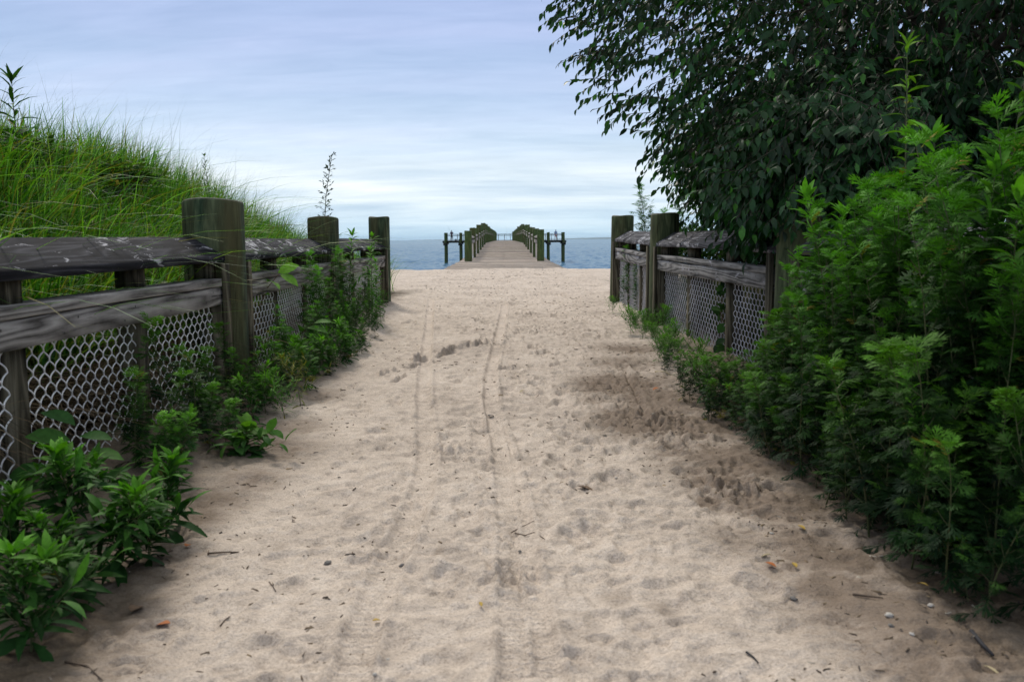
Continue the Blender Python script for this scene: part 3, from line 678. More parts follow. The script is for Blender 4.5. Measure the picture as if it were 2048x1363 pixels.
    for s in (-1, 1):
        for y in (145.1, 148.1):
            for x in (9.95, 7.42):
                xx = s*(x+(0.05 if s > 0 else 0)); yb = y+(-0.32 if y < 147 else 0.32)
                V, F, M = pile_mesh(0.185, -4.6, zt+1.33, 0.93, 0.008, 16, int(x*10+y+s), 0.03)
                o = mk('pile', V, F, None, None, root, True, [M_PILEP, M_END], M); o.location = (xx, yb, 0)
                mb = MB(); mb.box(xx-0.34, xx+0.34, yb+0.22, yb+0.32, zt-0.62, zt-0.385) if y > 147 else mb.box(xx-0.34, xx+0.34, yb-0.34, yb-0.22, zt-0.80, zt-0.385)
                mb.build('pile_bracket', M_DARKBEAM, root)
    for (x0, x1, y) in ((-10.1, 10.1, 147.95),):
        mb = MB(); mb.box(x0, x1, y-0.07, y+0.07, zt+1.02, zt+1.10); mb.build('top_rail', M_DARKBEAM, root)
        mb = MB(); mb.box(x0, x1, y-0.02, y+0.02, zt+0.80, zt+0.90); mb.build('mid_rail', M_DARKBEAM, root)
        n = max(2, int(round((x1-x0)/1.03)))
        for k in range(n+1):
            xx = x0+(x1-x0)*k/n; mb = MB(); mb.box(xx-0.045, xx+0.045, y+0.021, y+0.09, zt-0.04, zt+1.02); mb.build('baluster', M_DARKBEAM, root)
    for s in (-1, 1):
        mb = MB(); mb.box(s*10.15-0.06, s*10.15+0.06, 145.4, 147.8, zt+1.02, zt+1.10); mb.build('top_rail', M_DARKBEAM, root)
        mb = MB(); mb.box(s*10.15-0.02, s*10.15+0.02, 145.4, 147.8, zt+0.80, zt+0.90); mb.build('mid_rail', M_DARKBEAM, root)
build_pier()

# ------------------------------------------------------------------ people on the pier head
def person(label, loc, rz, skin, shirtc, legc, hairc, arms, stance, long_legs=False):
    root = thing('person', label, 'person', loc, rz)
    mskin = mat_simple('skin', skin, 0.6); msh = mat_simple('shirt', shirtc, 0.85); mlg = mat_simple('trousers', legc, 0.85); mh = mat_simple('hair', hairc, 0.8)
    msho = mat_simple('shoe', (0.04, 0.04, 0.045), 0.7)
    def skinmesh(name, pts, edges, rads, mat, rootv=0):
        me = bpy.data.meshes.new(name); me.from_pydata(pts, edges, []); me.materials.append(mat)
        o = link(name, me, root); sk = o.modifiers.new('Skin', 'SKIN'); 
        for i, r in enumerate(rads): me.skin_vertices[0].data[i].radius = (r, r) if not isinstance(r, tuple) else r
        me.skin_vertices[0].data[rootv].use_root = True
        sb = o.modifiers.new('Sub', 'SUBSURF'); sb.levels = 1; sb.render_levels = 2
        for p in me.polygons: p.use_smooth = True
        return o
    sp_ = stance
    P = [(0, 0, .93), (0, 0, 1.12), (0, 0, 1.33), (0, 0, 1.45), (0, 0.01, 1.53), (0, 0.01, 1.62), (0, 0.0, 1.71)]
    E = [(0, 1), (1, 2), (2, 3), (3, 4), (4, 5), (5, 6)]; Rr = [(.13, .10), (.13, .095), (.15, .10), (.09, .075), .05, (.08, .095), (.065, .08)]
    for s in (-1, 1):
        b0 = len(P); P += [(s*.17, 0, 1.42), tuple(arms[s][0]), tuple(arms[s][1]), tuple(arms[s][2])]
        E += [(2, b0), (b0, b0+1), (b0+1, b0+2), (b0+2, b0+3)]; Rr += [.055, .042, .030, .022]
        hb = len(P); hx, hy, hz = arms[s][2]
        for q in range(4): P.append((hx+s*0.012*(q-1.5), hy+0.05, hz-0.06+0.006*abs(q-1.5))); E.append((b0+3, len(P)-1)); Rr.append(.009)
        b1 = len(P); P += [(s*.095, 0, .86), (s*(.10+sp_*.5), 0.02, .48), (s*(.11+sp_), 0, .09), (s*(.12+sp_), .13, .035)]
        E += [(0, b1), (b1, b1+1), (b1+1, b1+2), (b1+2, b1+3)]; Rr += [.085, .058, .042, .035]
    skinmesh('body', P, E, Rr, mskin)
    # shirt
    Q = [(0, 0, .90), (0, 0, 1.12), (0, 0, 1.33), (0, 0, 1.44)]; E2 = [(0, 1), (1, 2), (2, 3)]; R2 = [(.155, .12), (.15, .115), (.17, .12), (.10, .085)]
    for s in (-1, 1):
        b0 = len(Q); m_ = tuple((np.array((s*.17, 0, 1.42))*0.2+np.array(arms[s][0])*0.8)); Q += [(s*.175, 0, 1.42), m_]; E2 += [(2, b0), (b0, b0+1)]; R2 += [.072, .062]
    skinmesh('shirt', Q, E2, R2, msh)
    Q = [(0, 0, .95), (0, 0, .86)]; E2 = [(0, 1)]; R2 = [(.145, .115), (.15, .12)]
    for s in (-1, 1):
        b0 = len(Q); Q += [(s*.095, 0, .80), (s*(.10+sp_*.5), 0.02, .50)]; E2 += [(1, b0), (b0, b0+1)]; R2 += [.10, .085]
        if long_legs: Q.append((s*(.11+sp_), 0, .10)); E2.append((b0+1, b0+2)); R2.append(.065)
    skinmesh('trousers' if long_legs else 'shorts', Q, E2, R2, mlg)
    mb = MB(); th = np.linspace(0, math.pi*0.62, 7); V = []; F = []
    for a in th:
        for q in range(12): V.append((0.088*math.sin(a)*math.cos(q*math.pi/6), -0.012+0.105*math.sin(a)*math.sin(q*math.pi/6), 1.645+0.115*math.cos(a)))
    for a in range(6):
        for q in range(12): F.append((a*12+q, a*12+(q+1) % 12, (a+1)*12+(q+1) % 12, (a+1)*12+q))
    mb.add(V, F); mb.build('hair', mh, root, True)
    mb = MB()
    for s in (-1, 1): mb.tube([(s*(.11+sp_), -.07, .045), (s*(.115+sp_), .03, .05), (s*(.12+sp_), .17, .035)], [.042, .05, .032], 8)
    mb.build('shoes', msho, root, True)
    return root
yL = 146.6
pL = at_y(903.5, 479, yL)
person('man in a dark top and dark shorts fishing at the left end of the pier', (pL.x, yL, 0.72), 0.15, (0.20, 0.11, 0.08), (0.045, 0.03, 0.05), (0.03, 0.045, 0.045), (0.01, 0.01, 0.01),
       {-1: ((-.27, -.02, 1.17), (-.16, .20, 1.12), (-.10, .27, 1.16)), 1: ((.28, 0, 1.17), (.20, .20, 1.10), (.12, .26, 1.10))}, .09)
pR = at_y(1111.5, 478, yL)
person('man in a pale blue shirt and pinkish shorts at the right end of the pier', (pR.x, yL, 0.72), -0.1, (0.36, 0.20, 0.15), (0.17, 0.25, 0.42), (0.36, 0.17, 0.16), (0.012, 0.01, 0.01),
       {-1: ((-.24, 0, 1.16), (-.24, .05, .92), (-.23, .08, .84)), 1: ((.25, 0, 1.16), (.17, .20, 1.03), (.08, .26, 1.05))}, .05)
def rod(label, base, tip, loc):
    root = thing('fishing_rod', label, 'fishing rod', loc)
    b = np.array(base); t = np.array(tip); d = t-b
    mb = MB(); mb.tube([b, b+d*0.35+np.array([0, 0, .02]), b+d*0.7+np.array([0, 0, .03]), t], [.013, .010, .007, .004], 6); mb.build('blank', M_NAIL, root, True)
    mb = MB(); mb.tube([b-d*0.06, b+d*0.06], [.018, .018], 8); mb.build('grip', mat_simple('cork', (0.2, 0.13, 0.08)), root, True)
    mb = MB(); c = b+d*0.09+np.array([0, 0.02, -.06]); mb.tube([c-np.array([.03, 0, 0]), c+np.array([.03, 0, 0])], [.035, .035], 10); mb.build('reel', mat_simple('reel_metal', (0.25, 0.25, 0.27), 0.3, 0.8), root, True)
    return root
rod('thin fishing rod held up by the man at the left pier end', (-.05, .25, 1.1), (-.85, .9, 2.7), (pL.x, yL, 0.72))
q = at_y(1012.5, 470, 147.7); rod('thin fishing rod standing upright against the far rail of the pier', (0, 0, .25), (0.05, .28, 2.3), (q.x, 147.6, 0.72))
def tackle(px, label, w_, h_, colr, name, cat):
    p = at_y(px, 479, 147.2); root = thing(name, label, cat, (p.x, 147.2, 0.72)); mm = mat_simple(name+'_paint', colr, 0.5); mt = mat_simple(name+'_lid', tuple(c*1.8 for c in colr), 0.5)
    mb = MB(); sag_box(mb, -w_/2, w_/2, -.15, .15, 0, h_*0.7, 1, 0, 4, 0.0); mb.build('body', mm, root)
    mb = MB(); sag_box(mb, -w_/2-.01, w_/2+.01, -.16, .16, h_*0.7+.002, h_, 1, 0, 4, 0.0); mb.build('lid', mt, root)
    mb = MB(); mb.tube([(-w_*.3, 0, h_), (-w_*.25, 0, h_+.07), (w_*.25, 0, h_+.07), (w_*.3, 0, h_)], .012, 6); mb.build('handle', M_NAIL, root, True)
tackle(911.5, 'dark tackle box on the left pier platform near the fishing man', .34, .22, (0.03, 0.03, 0.06), 'tackle_box', 'box')
tackle(918.5, 'small dark box on the left pier platform by the pile', .18, .22, (0.03, 0.05, 0.05), 'bait_box', 'box')

# ------------------------------------------------------------------ leaves and plants
def leaf_t(widths, fold=0.25, droop=0.35, rows=None):
    """leaf along +x, unit length; three vertices a row"""
    k = len(widths); V = []; F = []
    for i, wd in enumerate(widths):
        t = i/(k-1); z = -droop*t*t
        for q in (-1, 0, 1): V.append((t*(1-0.15*droop*t), q*wd, z+fold*abs(q)*wd))
    for i in range(k-1):
        for q in (0, 1): a = i*3+q; F.append((a, a+3, a+4, a+1))
    return np.array(V), np.array(F)
T_OVAL = leaf_t([0.015, 0.20, 0.26, 0.20, 0.0], 0.22, 0.30)
T_TREE = leaf_t([0.02, 0.19, 0.17, 0.0], 0.30, 0.35)
T_LANCE = leaf_t([0.015, 0.085, 0.125, 0.09, 0.0], 0.30, 0.40)
T_NARROW = leaf_t([0.02, 0.055, 0.04, 0.0], 0.2, 0.45)
T_SMALL = leaf_t([0.02, 0.20, 0.0], 0.2, 0.15)
def lobed(hi=True):
    V = []; F = []
    def lobe(bx, by, ang, ln, wd):
        c, s = math.cos(ang), math.sin(ang); b = len(V)
        for (u, v) in ((0, 0), (0.42*ln, -wd), (ln, 0), (0.42*ln, wd)):
            x = bx+u*c-v*s; y = by+u*s+v*c
            V.append((x, y, -0.38*x*x-0.25*abs(y)+0.10*(v != 0)*1.0*wd*2))
        F.append((b, b+1, b+2, b+3))
        return bx+0.5*ln*c, by+0.5*ln*s
    lobe(0, 0, 0, 0.75, 0.022)
    ex = lobe(0.40, 0, 0, 0.60, 0.062)
    if hi: lobe(0.62, 0.0, 0.55, 0.24, 0.03); lobe(0.62, 0.0, -0.55, 0.24, 0.03)
    for bx, ln, an in ((0.22, 0.28, 0.95), (0.38, 0.50, 0.72), (0.56, 0.42, 0.58)):
        for s in (-1, 1):
            mx_, my_ = lobe(bx, 0, s*an, ln, 0.040)
            if hi and ln > 0.3: lobe(mx_, my_, s*(an+0.55), 0.17, 0.026); lobe(mx_, my_, s*(an-0.6), 0.17, 0.026)
    return np.array(V), np.array(F)
T_LOBE = lobed(True); T_LOBE_LO = lobed(False)

def norm(a): return a/(np.linalg.norm(a, axis=-1, keepdims=True)+1e-9)
def scatter(T, P, D, U, Ssc, Cc, wide=None):
    """place copies of template T: origin P, direction D, up U, scale S, colour C"""
    TV, TF = T; D = norm(D); side = norm(np.cross(U, D)); up = np.cross(D, side); n = len(P); k = len(TV)
    w_ = np.ones(n) if wide is None else wide
    V = P[:, None]+Ssc[:, None, None]*(TV[None, :, 0, None]*D[:, None]+w_[:, None, None]*TV[None, :, 1, None]*side[:, None]+TV[None, :, 2, None]*up[:, None])
    F = TF[None]+(np.arange(n)*k)[:, None, None]
    return V.reshape(-1, 3), F.reshape(-1, TF.shape[1]), np.repeat(Cc, k, axis=0)

def plant_arrays(seed, H=1.0, nodes=34, T=T_LOBE, L0=0.10, L1=0.05, a0=100, a1=38, shoots=0.6, dark=(0.02, 0.05, 0.012), bright=(0.07, 0.16, 0.02),
                 stemr=0.004, lean=0.12, start=0.06, tuft=7, pow_=5.0, shoot_len=0.2, sleaves=7, wide=1.0, jit=0.25, sang=(35, 60)):
    r = np.random.default_rng(seed); ph = r.random()*6; bx, by = lean*H*math.cos(ph)*r.uniform(.3, 1), lean*H*math.sin(ph)*r.uniform(.3, 1)
    wx, wy = r.normal(0, .012*H, 2)
    def st(t): return np.array([bx*t*t+wx*math.sin(t*5), by*t*t+wy*math.sin(t*4+1), H*t])
    ts = np.linspace(0, 1, 9); mb = MB(); mb.tube([st(t) for t in ts], stemr*(1.15-0.85*ts), 5, cap=False)
    P = []; D = []; Sx = []; C = []; dark = np.array(dark); bright = np.array(bright)
    def leaf(p, d, ln, age):
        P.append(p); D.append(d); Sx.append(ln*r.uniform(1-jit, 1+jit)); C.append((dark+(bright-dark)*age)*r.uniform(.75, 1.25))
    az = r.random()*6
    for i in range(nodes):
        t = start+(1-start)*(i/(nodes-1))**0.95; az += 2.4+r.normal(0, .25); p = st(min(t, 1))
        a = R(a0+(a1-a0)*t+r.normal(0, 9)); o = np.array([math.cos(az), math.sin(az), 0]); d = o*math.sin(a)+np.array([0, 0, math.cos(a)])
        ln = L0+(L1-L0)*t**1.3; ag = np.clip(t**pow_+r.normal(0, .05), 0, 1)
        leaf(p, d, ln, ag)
        if r.random() < .025: C[-1] = np.array([.24, .21, .03])*r.uniform(.5, 1)
        if r.random() < shoots and 0.15 < t < 0.93:
            sl = shoot_len*H*(1.05-t)*r.uniform(.6, 1.2)+0.02; a2 = R(r.uniform(*sang)); d2 = o*math.sin(a2)+np.array([0, 0, math.cos(a2)])
            q1 = p+d2*sl; mb.tube([p, p+d2*sl*0.5, q1+np.array([0, 0, sl*0.12])], [stemr*.5, stemr*.4, stemr*.25], 3, cap=False)
            for j in range(sleaves):
                u = (j+1)/sleaves; b2 = r.random()*6; e = norm(np.cross(d2, [0.3, 0.2, 1.0])); f = np.cross(d2, e)
                dd = d2*0.8+(e*math.cos(b2)+f*math.sin(b2))*r.uniform(.5, 1.0)+np.array([0, 0, .15])
                leaf(p+d2*sl*u+np.array([0, 0, sl*0.12*u*u]), dd, ln*r.uniform(.45, .75), np.clip(ag+0.28*u**4+r.normal(0, .06), 0, 1))
    for j in range(tuft):
        az += 2.4; a = R(r.uniform(12, 50)); leaf(st(1), np.array([math.cos(az)*math.sin(a), math.sin(az)*math.sin(a), math.cos(a)]), L1*r.uniform(.6, 1.1), r.uniform(.75, 1.1))
    P = np.array(P); D = np.array(D); n = len(P); U = np.tile([0, 0, 1.0], (n, 1))+r.normal(0, .25, (n, 3))
    V, F, Cc = scatter(T, P, D, U, np.array(Sx), np.clip(np.array(C), 0.004, 1), np.full(n, wide))
    sv = mb.arr()
    return (V, F, Cc), (sv[0], sv[1])
def plant_proto(matleaf=None, matstem=None, **kw):
    (V, F, C), (SV, SF) = plant_arrays(**kw)
    fo = mk('foliage', V, F, matleaf or M_LEAF, C); s = mk('stem', SV, SF, matstem or M_STEM, None, None, True)
    me = (fo.data, s.data); bpy.data.objects.remove(fo); bpy.data.objects.remove(s); return me
def put_plant(name, proto, label, cat, x, y, sc=1.0, rz=None, tilt=(0, 0), group=None, z=None):
    z = (gh(x, y)-0.012) if z is None else z
    t = thing(name, label, cat, (x, y, z), random.random()*6.28 if rz is None else rz, group, sc, tilt)
    link('foliage', proto[0], t); link('stem', proto[1], t); return t

MUG_D, MUG_B = (0.006, 0.028, 0.008), (0.085, 0.255, 0.020)  # dark tone puts the thicket's inner shade into leaves; bright is young growth
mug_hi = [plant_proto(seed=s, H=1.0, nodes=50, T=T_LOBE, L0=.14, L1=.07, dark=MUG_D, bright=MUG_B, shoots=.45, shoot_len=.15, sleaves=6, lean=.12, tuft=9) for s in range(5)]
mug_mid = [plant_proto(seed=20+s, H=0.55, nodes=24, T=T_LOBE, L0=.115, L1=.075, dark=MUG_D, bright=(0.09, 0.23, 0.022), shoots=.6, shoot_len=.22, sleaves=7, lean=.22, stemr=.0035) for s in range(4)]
mug_far = [plant_proto(seed=40+s, H=0.8, nodes=30, T=T_LOBE_LO, L0=.13, L1=.07, dark=(0.014, 0.055, 0.010), bright=(0.10, 0.29, 0.018), shoots=.95, shoot_len=.24, sleaves=9, lean=.12, wide=1.35) for s in range(4)]
low_fine = [plant_proto(seed=60+s, H=0.26, nodes=26, T=T_NARROW, L0=.08, L1=.05, a0=95, a1=30, dark=(0.040, 0.13, 0.014), bright=(0.12, 0.30, 0.02), shoots=1.0, shoot_len=.9, sleaves=12, lean=.5, stemr=.002, wide=1.3) for s in range(3)]
gold = [plant_proto(seed=80+s, H=0.27, nodes=30, T=T_LANCE, L0=.15, L1=.085, a0=105, a1=35, dark=(0.012, 0.048, 0.009), bright=(0.085, 0.24, 0.018), shoots=.6, shoot_len=.6, sleaves=8, lean=.75, stemr=.004, tuft=9) for s in range(4)]
gold_tall = [plant_proto(seed=90+s, H=0.9, nodes=60, T=T_LANCE, L0=.13, L1=.08, a0=95, a1=42, dark=(0.04, 0.13, 0.016), bright=(0.12, 0.33, 0.03), shoots=.15, lean=.10, stemr=.004, tuft=9) for s in range(3)]
knot = plant_proto(seed=100, H=0.11, nodes=26, T=T_OVAL, L0=.105, L1=.07, a0=95, a1=65, sang=(62, 84), dark=(0.045, 0.12, 0.03), bright=(0.11, 0.24, 0.03), shoots=.9, shoot_len=1.8, sleaves=6, lean=.3, stemr=.003, matstem=M_STEMR)

# dense thicket, right of the path
r3 = np.random.default_rng(21); n = 0; tries = 0; pts = []
while n < 140 and tries < 5000:
    tries += 1
    y = r3.uniform(1.75, 4.6); x = r3.uniform(1.02, 1.46)
    if x/y > 0.66: continue
    if any((x-a)**2+(y-b)**2 < 0.062**2 for a, b in pts): continue
    pts.append((x, y)); n += 1
    d = x-1.02
    h = 0.28+d*2.4+r3.uniform(-.28, .26)
    h = max(h, .2)
    h *= float(np.interp(y, [1.7, 2.2, 3.4, 4.6], [0.62, 0.95, 1.0, 0.62]))
    h = min(h, 1.1)
    h = min(h, float(np.interp(x/y, [0.0, 0.30, 0.33, 0.36, 0.39, 0.44, 0.54, 0.6, 2], [.20, .24, .44, .76, .90, .98, 1.0, 1.08, 1.08]))*r3.uniform(.85, 1.05))
    lean_out = max(0, 0.32-d)*0.9
    if n % 9 == 4 and h > .6: h *= 1.12
    if h < 0.55: proto, sc = mug_mid[n % 4], h/0.55
    else: proto, sc = mug_hi[n % 5], h
    st_ = 'at the right picture edge' if y < 2.3 else 'just beyond the foreground' if y < 2.8 else 'midway along the thicket' if y < 3.4 else 'at the far end of the thicket'
    row = 'front row over the sand' if x < 1.14 else 'middle row' if x < 1.30 else 'back row by the fence'
    lab = ('short mugwort, ' if h < 0.55 else 'tall dark mugwort, ')+row+', '+st_
    gr = 'short mugworts edging the thicket' if h < 0.55 else 'tall mugworts of the thicket'
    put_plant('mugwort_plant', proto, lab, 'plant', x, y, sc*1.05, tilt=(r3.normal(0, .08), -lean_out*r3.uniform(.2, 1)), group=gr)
for i, (x, y, h, lab) in enumerate([(1.30, 2.42, 1.0, 'pointed goldenrod spire in the right of the thicket, nearer than the tallest shoot'), (1.42, 2.75, 1.12, 'pointed goldenrod spire behind the thicket near the picture edge'), (1.24, 3.25, .92, 'goldenrod spire left of the tallest shoot in the thicket'),
      (1.40, 3.5, 1.0, 'goldenrod spire at the thicket back beside the hanging tree leaves'), (1.34, 2.2, .9, 'goldenrod spire cut by the right picture edge'), (1.18, 2.5, .62, 'low goldenrod among mugwort in the middle of the thicket'), (1.12, 2.1, .5, 'low goldenrod in the thicket front at lower right')]):
    put_plant('goldenrod_plant', gold_tall[i % 3], lab, 'plant', x, y, h/.9, tilt=(r3.normal(0, .05), r3.normal(0, .05)))
# the tall arching shoot with bright leaves
sh = plant_proto(seed=130, H=1.46, nodes=70, T=T_LANCE, L0=.11, L1=.065, a0=95, a1=60, dark=(0.02, 0.07, 0.015), bright=(0.13, 0.27, 0.03), shoots=.12, lean=.10, stemr=.005, tuft=5, pow_=1.6)
put_plant('goldenrod_plant', sh, 'tallest arching bright green shoot rising above the mugwort thicket', 'plant', 1.36, 2.95, 1.0, rz=0.3, tilt=(0, .05))
put_plant('goldenrod_plant', plant_proto(seed=131, H=1.3, nodes=60, T=T_LANCE, L0=.10, L1=.06, a0=95, a1=45, dark=(0.02, 0.07, 0.015), bright=(0.10, 0.24, 0.03), shoots=.25, lean=.08, stemr=.005, tuft=6),
          'tall narrow green shoot at the right edge of the thicket', 'plant', 1.47, 2.62, 1.0, rz=2.0)
# low cover at the foot of the right fence
for k in range(62):
    y = r3.uniform(3.9, 8.4); edge = float(np.interp(y, [3.5, 4.6, 6.5, 8.5], [0.95, 0.93, 1.10, 1.22])); x = edge+abs(r3.normal(0, .16))
    if x > 1.42: x = r3.uniform(edge+.05, 1.42)
    h = r3.uniform(.08, .20)*(1.3 if x > edge+.15 else 1)*float(np.interp(y, [3.9, 5, 8.4], [1.35, 1.05, .8]))
    if y > 5.6 or k % 4 == 0: put_plant('fine_leaved_weed', low_fine[k % 3], 'low yellowish green fine leaved weed at the foot of the right fence', 'weed', x, y, h/.26, group='fine weeds by the right fence')
    else: put_plant('mugwort_seedling', mug_mid[k % 4], 'low young mugwort carpeting the sand before the right fence', 'plant', x, y, h/.50, group='young mugworts before the right fence')
for (px_, y, h, lab) in [(1262, 9.9, .62, 'mugwort in front of the chain link beside the farthest right fence post'), (1275, 9.4, .45, 'smaller leafy mugwort by the farthest right fence section'),
                         (1248, 10.3, .35, 'small mugwort at the base of the last right fence post')]:
    p = at_y(px_, 600, y); put_plant('mugwort_plant', mug_far[int(h*10) % 4], lab, 'plant', p.x, y, h/.8*1.1)
p = at_ground(1225, 632); put_plant('sand_weed', low_fine[0], 'small pale weed alone on the sand before the last right post', 'weed', p.x, p.y, .75)
p = at_ground(1262, 672); put_plant('sand_weed', low_fine[1], 'low fan shaped weed reaching over the sand beside the second right post', 'weed', p.x, p.y, .9)
for (px_, y, h, lab) in [(1295, 11.6, 1.45, 'dark pointed mugwort rising behind the far right rail'), (1345, 11.2, 1.25, 'bright green bushy mugwort behind the second right post'), (1325, 11.9, 1.15, 'shorter green mugwort between the two far right posts')]:
    p = at_y(px_, 600, y); put_plant('mugwort_plant', mug_far[int(h*10) % 4], lab, 'plant', p.x, y, h/.8)

# left: foreground goldenrod clump
for i, (px_, py_, h, lab) in enumerate([(235, 1120, 1.0, 'largest bushy goldenrod at the left edge of the sand'), (330, 1045, .92, 'goldenrod reaching furthest over the sand on the left'), (130, 1200, .9, 'goldenrod in front in the lower left foreground'),
      (60, 1285, .8, 'low dark goldenrod nearest the bottom left corner'), (150, 1060, 1.05, 'goldenrod close to the left chain link'), (20, 1180, .95, 'goldenrod cut by the left picture edge'),
      (250, 1010, .95, 'goldenrod behind the largest clump on the left'), (180, 1150, .85, 'goldenrod wedged in the middle of the left clump'), (300, 1100, .75, 'short goldenrod under the left clump')]):
    p = at_ground(px_, py_+25); put_plant('goldenrod_plant', gold[i % 4], lab, 'plant', p.x, p.y, h*.86, tilt=(r3.normal(0, .06), .12))
# mugworts along the left fence
def lmug(px_, y, x, h, lab, pr=None, hh=.8, name='mugwort_plant', cat='plant', **kw):
    put_plant(name, pr or mug_far[int(h*100+y*10) % 4], lab, cat, x, y, h/hh, **kw)
for i, (x, y, h) in enumerate([(-1.38, 3.4, .50), (-1.36, 3.62, .36), (-1.36, 3.1, .34), (-1.18, 3.65, .24), (-1.22, 4.0, .28), (-1.16, 4.5, .25), (-1.28, 4.7, .34), (-1.36, 4.15, .4), (-1.33, 3.0, .34), (-1.25, 3.15, .34), (-1.28, 3.5, .36), (-1.2, 3.4, .26), (-1.3, 3.75, .36), (-1.3, 4.05, .30), (-1.24, 4.3, .27), (-1.33, 4.5, .30)]):
    lmug(0, y, x, h, ('young mugwort before the first chain link panel on the left' if y < 3.3 else 'young mugwort by the support post of the nearest left bay' if y < 3.9 else 'young mugwort by the base of the near left post')+(', against the wire' if x < -1.32 else ', out on the sand'), mug_mid[i % 4], .55, group='young mugworts by the nearest left fence bay')
for i, (x, y, h) in enumerate([(-1.12, 5.4, .22), (-1.2, 5.2, .26), (-1.15, 5.9, .3), (-1.08, 6.4, .26), (-1.24, 5.6, .42), (-1.22, 6.8, .36), (-1.12, 7.3, .3), (-1.30, 5.0, .34), (-1.22, 4.85, .28), (-1.14, 5.05, .22), (-1.18, 5.3, .3), (-1.36, 5.15, .40), (-1.28, 5.5, .40), (-1.32, 5.9, .60), (-1.37, 6.15, .70), (-1.22, 6.2, .38), (-1.36, 6.5, .52), (-1.18, 5.75, .32), (-1.25, 6.7, .42), (-1.37, 7.0, .72), (-1.25, 7.1, .42), (-1.36, 7.35, .70),
                               (-1.2, 6.5, .34), (-1.36, 8.3, .5), (-1.28, 8.0, .35), (-1.2, 7.5, .28), (-1.15, 6.1, .25), (-1.22, 8.3, .35), (-1.16, 7.0, .28)]):
    lmug(0, y, x, h, ('tall ' if h > .58 else 'low ')+'dark mugwort '+('just past the near left post' if y < 5.5 else 'midway along the second left bay' if y < 6.6 else 'around the second left post' if y < 7.8 else 'in the last left bay')+(', against the fence' if x < -1.26 else ', over the sand'), mug_far[i % 4], .8, group='dark mugworts along the left fence')
for i, (x, y, h, lab) in enumerate([(-1.33, 7.3, .86, 'bright green goldenrod standing before the second left post'), (-1.30, 8.3, .84, 'leafy bright goldenrod filling the last left fence bay'),
                                    (-1.35, 8.7, .70, 'shorter goldenrod in the last left fence bay'), (-1.20, 8.0, .62, 'goldenrod leaning out over the sand by the second left post'), (-1.40, 9.0, .45, 'low goldenrod against the last left chain link')]):
    lmug(0, y, x, h, lab, gold_tall[i % 3], .9, 'goldenrod_plant')
left_low = [plant_proto(seed=160+s_, H=0.30, nodes=26, T=T_LOBE, L0=.11, L1=.06, dark=(0.016, 0.065, 0.012), bright=(0.12, 0.32, 0.02), shoots=.8, shoot_len=.45, sleaves=7, lean=.4, stemr=.003) for s_ in range(2)]
left_low.append(plant_proto(seed=163, H=0.30, nodes=26, T=T_LANCE, L0=.11, L1=.06, dark=(0.02, 0.075, 0.012), bright=(0.12, 0.32, 0.02), shoots=.6, shoot_len=.45, sleaves=7, lean=.4, stemr=.003))
for i in range(30):
    y = 2.95+3.4*(i/29)+r3.uniform(-.08, .08); e_ = float(np.interp(y, [2.9, 4.2, 5.2, 6.5], [1.16, 1.16, 1.02, 1.02])); x = -(e_+r3.uniform(0, .26))
    lab = ('broad leafed ' if i % 3 == 2 else 'bushy ')+'low weed under the left fence, '+('before the near left post' if y < 4.4 else 'beside the near left post' if y < 5.1 else 'just past the near left post')
    put_plant('low_weed', left_low[i % 3], lab, 'weed', x, y, r3.uniform(.5, .9), group='low weeds at the foot of the left fence')
for i, (px_, py_, sc) in enumerate([(772, 622, .7), (742, 640, .75), (716, 655, .8), (700, 680, .8), (735, 612, .5)]):
    p = at_ground(px_, py_); lab = ['farthest small green tuft by the last left post', 'second small green tuft along the left sand edge', 'third green tuft along the left sand edge', 'nearest green tuft below the dark mugworts', 'small tuft against the far left chain link'][i]
    put_plant('weed_tuft', low_fine[i % 3], lab, 'weed', p.x, p.y, sc)
yw = plant_proto(seed=140, H=0.26, nodes=26, T=T_NARROW, L0=.07, L1=.045, a0=90, a1=30, dark=(0.12, 0.13, 0.02), bright=(0.22, 0.21, 0.03), shoots=.9, shoot_len=.8, sleaves=10, lean=.5, stemr=.002)
p = at_ground(603, 812); put_plant('yellow_weed', yw, 'yellowish wiry weed on the sand past the near left post', 'weed', p.x, p.y, 1.0)
p = at_ground(570, 830); put_plant('yellow_weed', low_fine[1], 'green wiry weed beside the yellowish one past the near left post', 'weed', p.x, p.y, .8)
p = at_ground(492, 905); put_plant('knotweed_plant', knot, 'low broad leaved knotweed alone on the sand by the near left post', 'plant', p.x, p.y, 1.0)
# broad leaved climbers on the left fence
def vine(name, label, pts, leaves, L_, base, colr=((0.03, 0.10, 0.025), (0.08, 0.20, 0.03)), T=T_OVAL, wide=1.0):
    root = thing(name, label, 'vine', base); b = np.array(base)
    r = np.random.default_rng(len(pts)*7+len(leaves)); pts = np.array(pts)-b
    mb = MB(); mb.tube(pts, np.linspace(.004, .002, len(pts)), 5, cap=False); mb.build('stem', M_STEMR, root, True)
    P = []; D = []; C = []; Sx = []
    for (lp, ld, ls) in leaves:
        P.append(np.array(lp)-b); D.append(ld); Sx.append(L_*ls); t = r.random(); C.append(np.array(colr[0])*(1-t)+np.array(colr[1])*t)
    n_ = len(P); V, F, Cc = scatter(T, np.array(P), np.array(D, float), np.tile([0.5, -0.5, 1.0], (n_, 1))+r.normal(0, .25, (n_, 3)), np.array(Sx), np.array(C), np.full(n_, wide))
    mk('foliage', V, F, M_LEAF, Cc, root); return root
def vpx(lst, y): return [tuple(at_y(a, b, y+0.02*i)) for i, (a, b) in enumerate(lst)]
vp = vpx([(20, 1010), (60, 950), (100, 900), (130, 860), (150, 820)], 2.62)
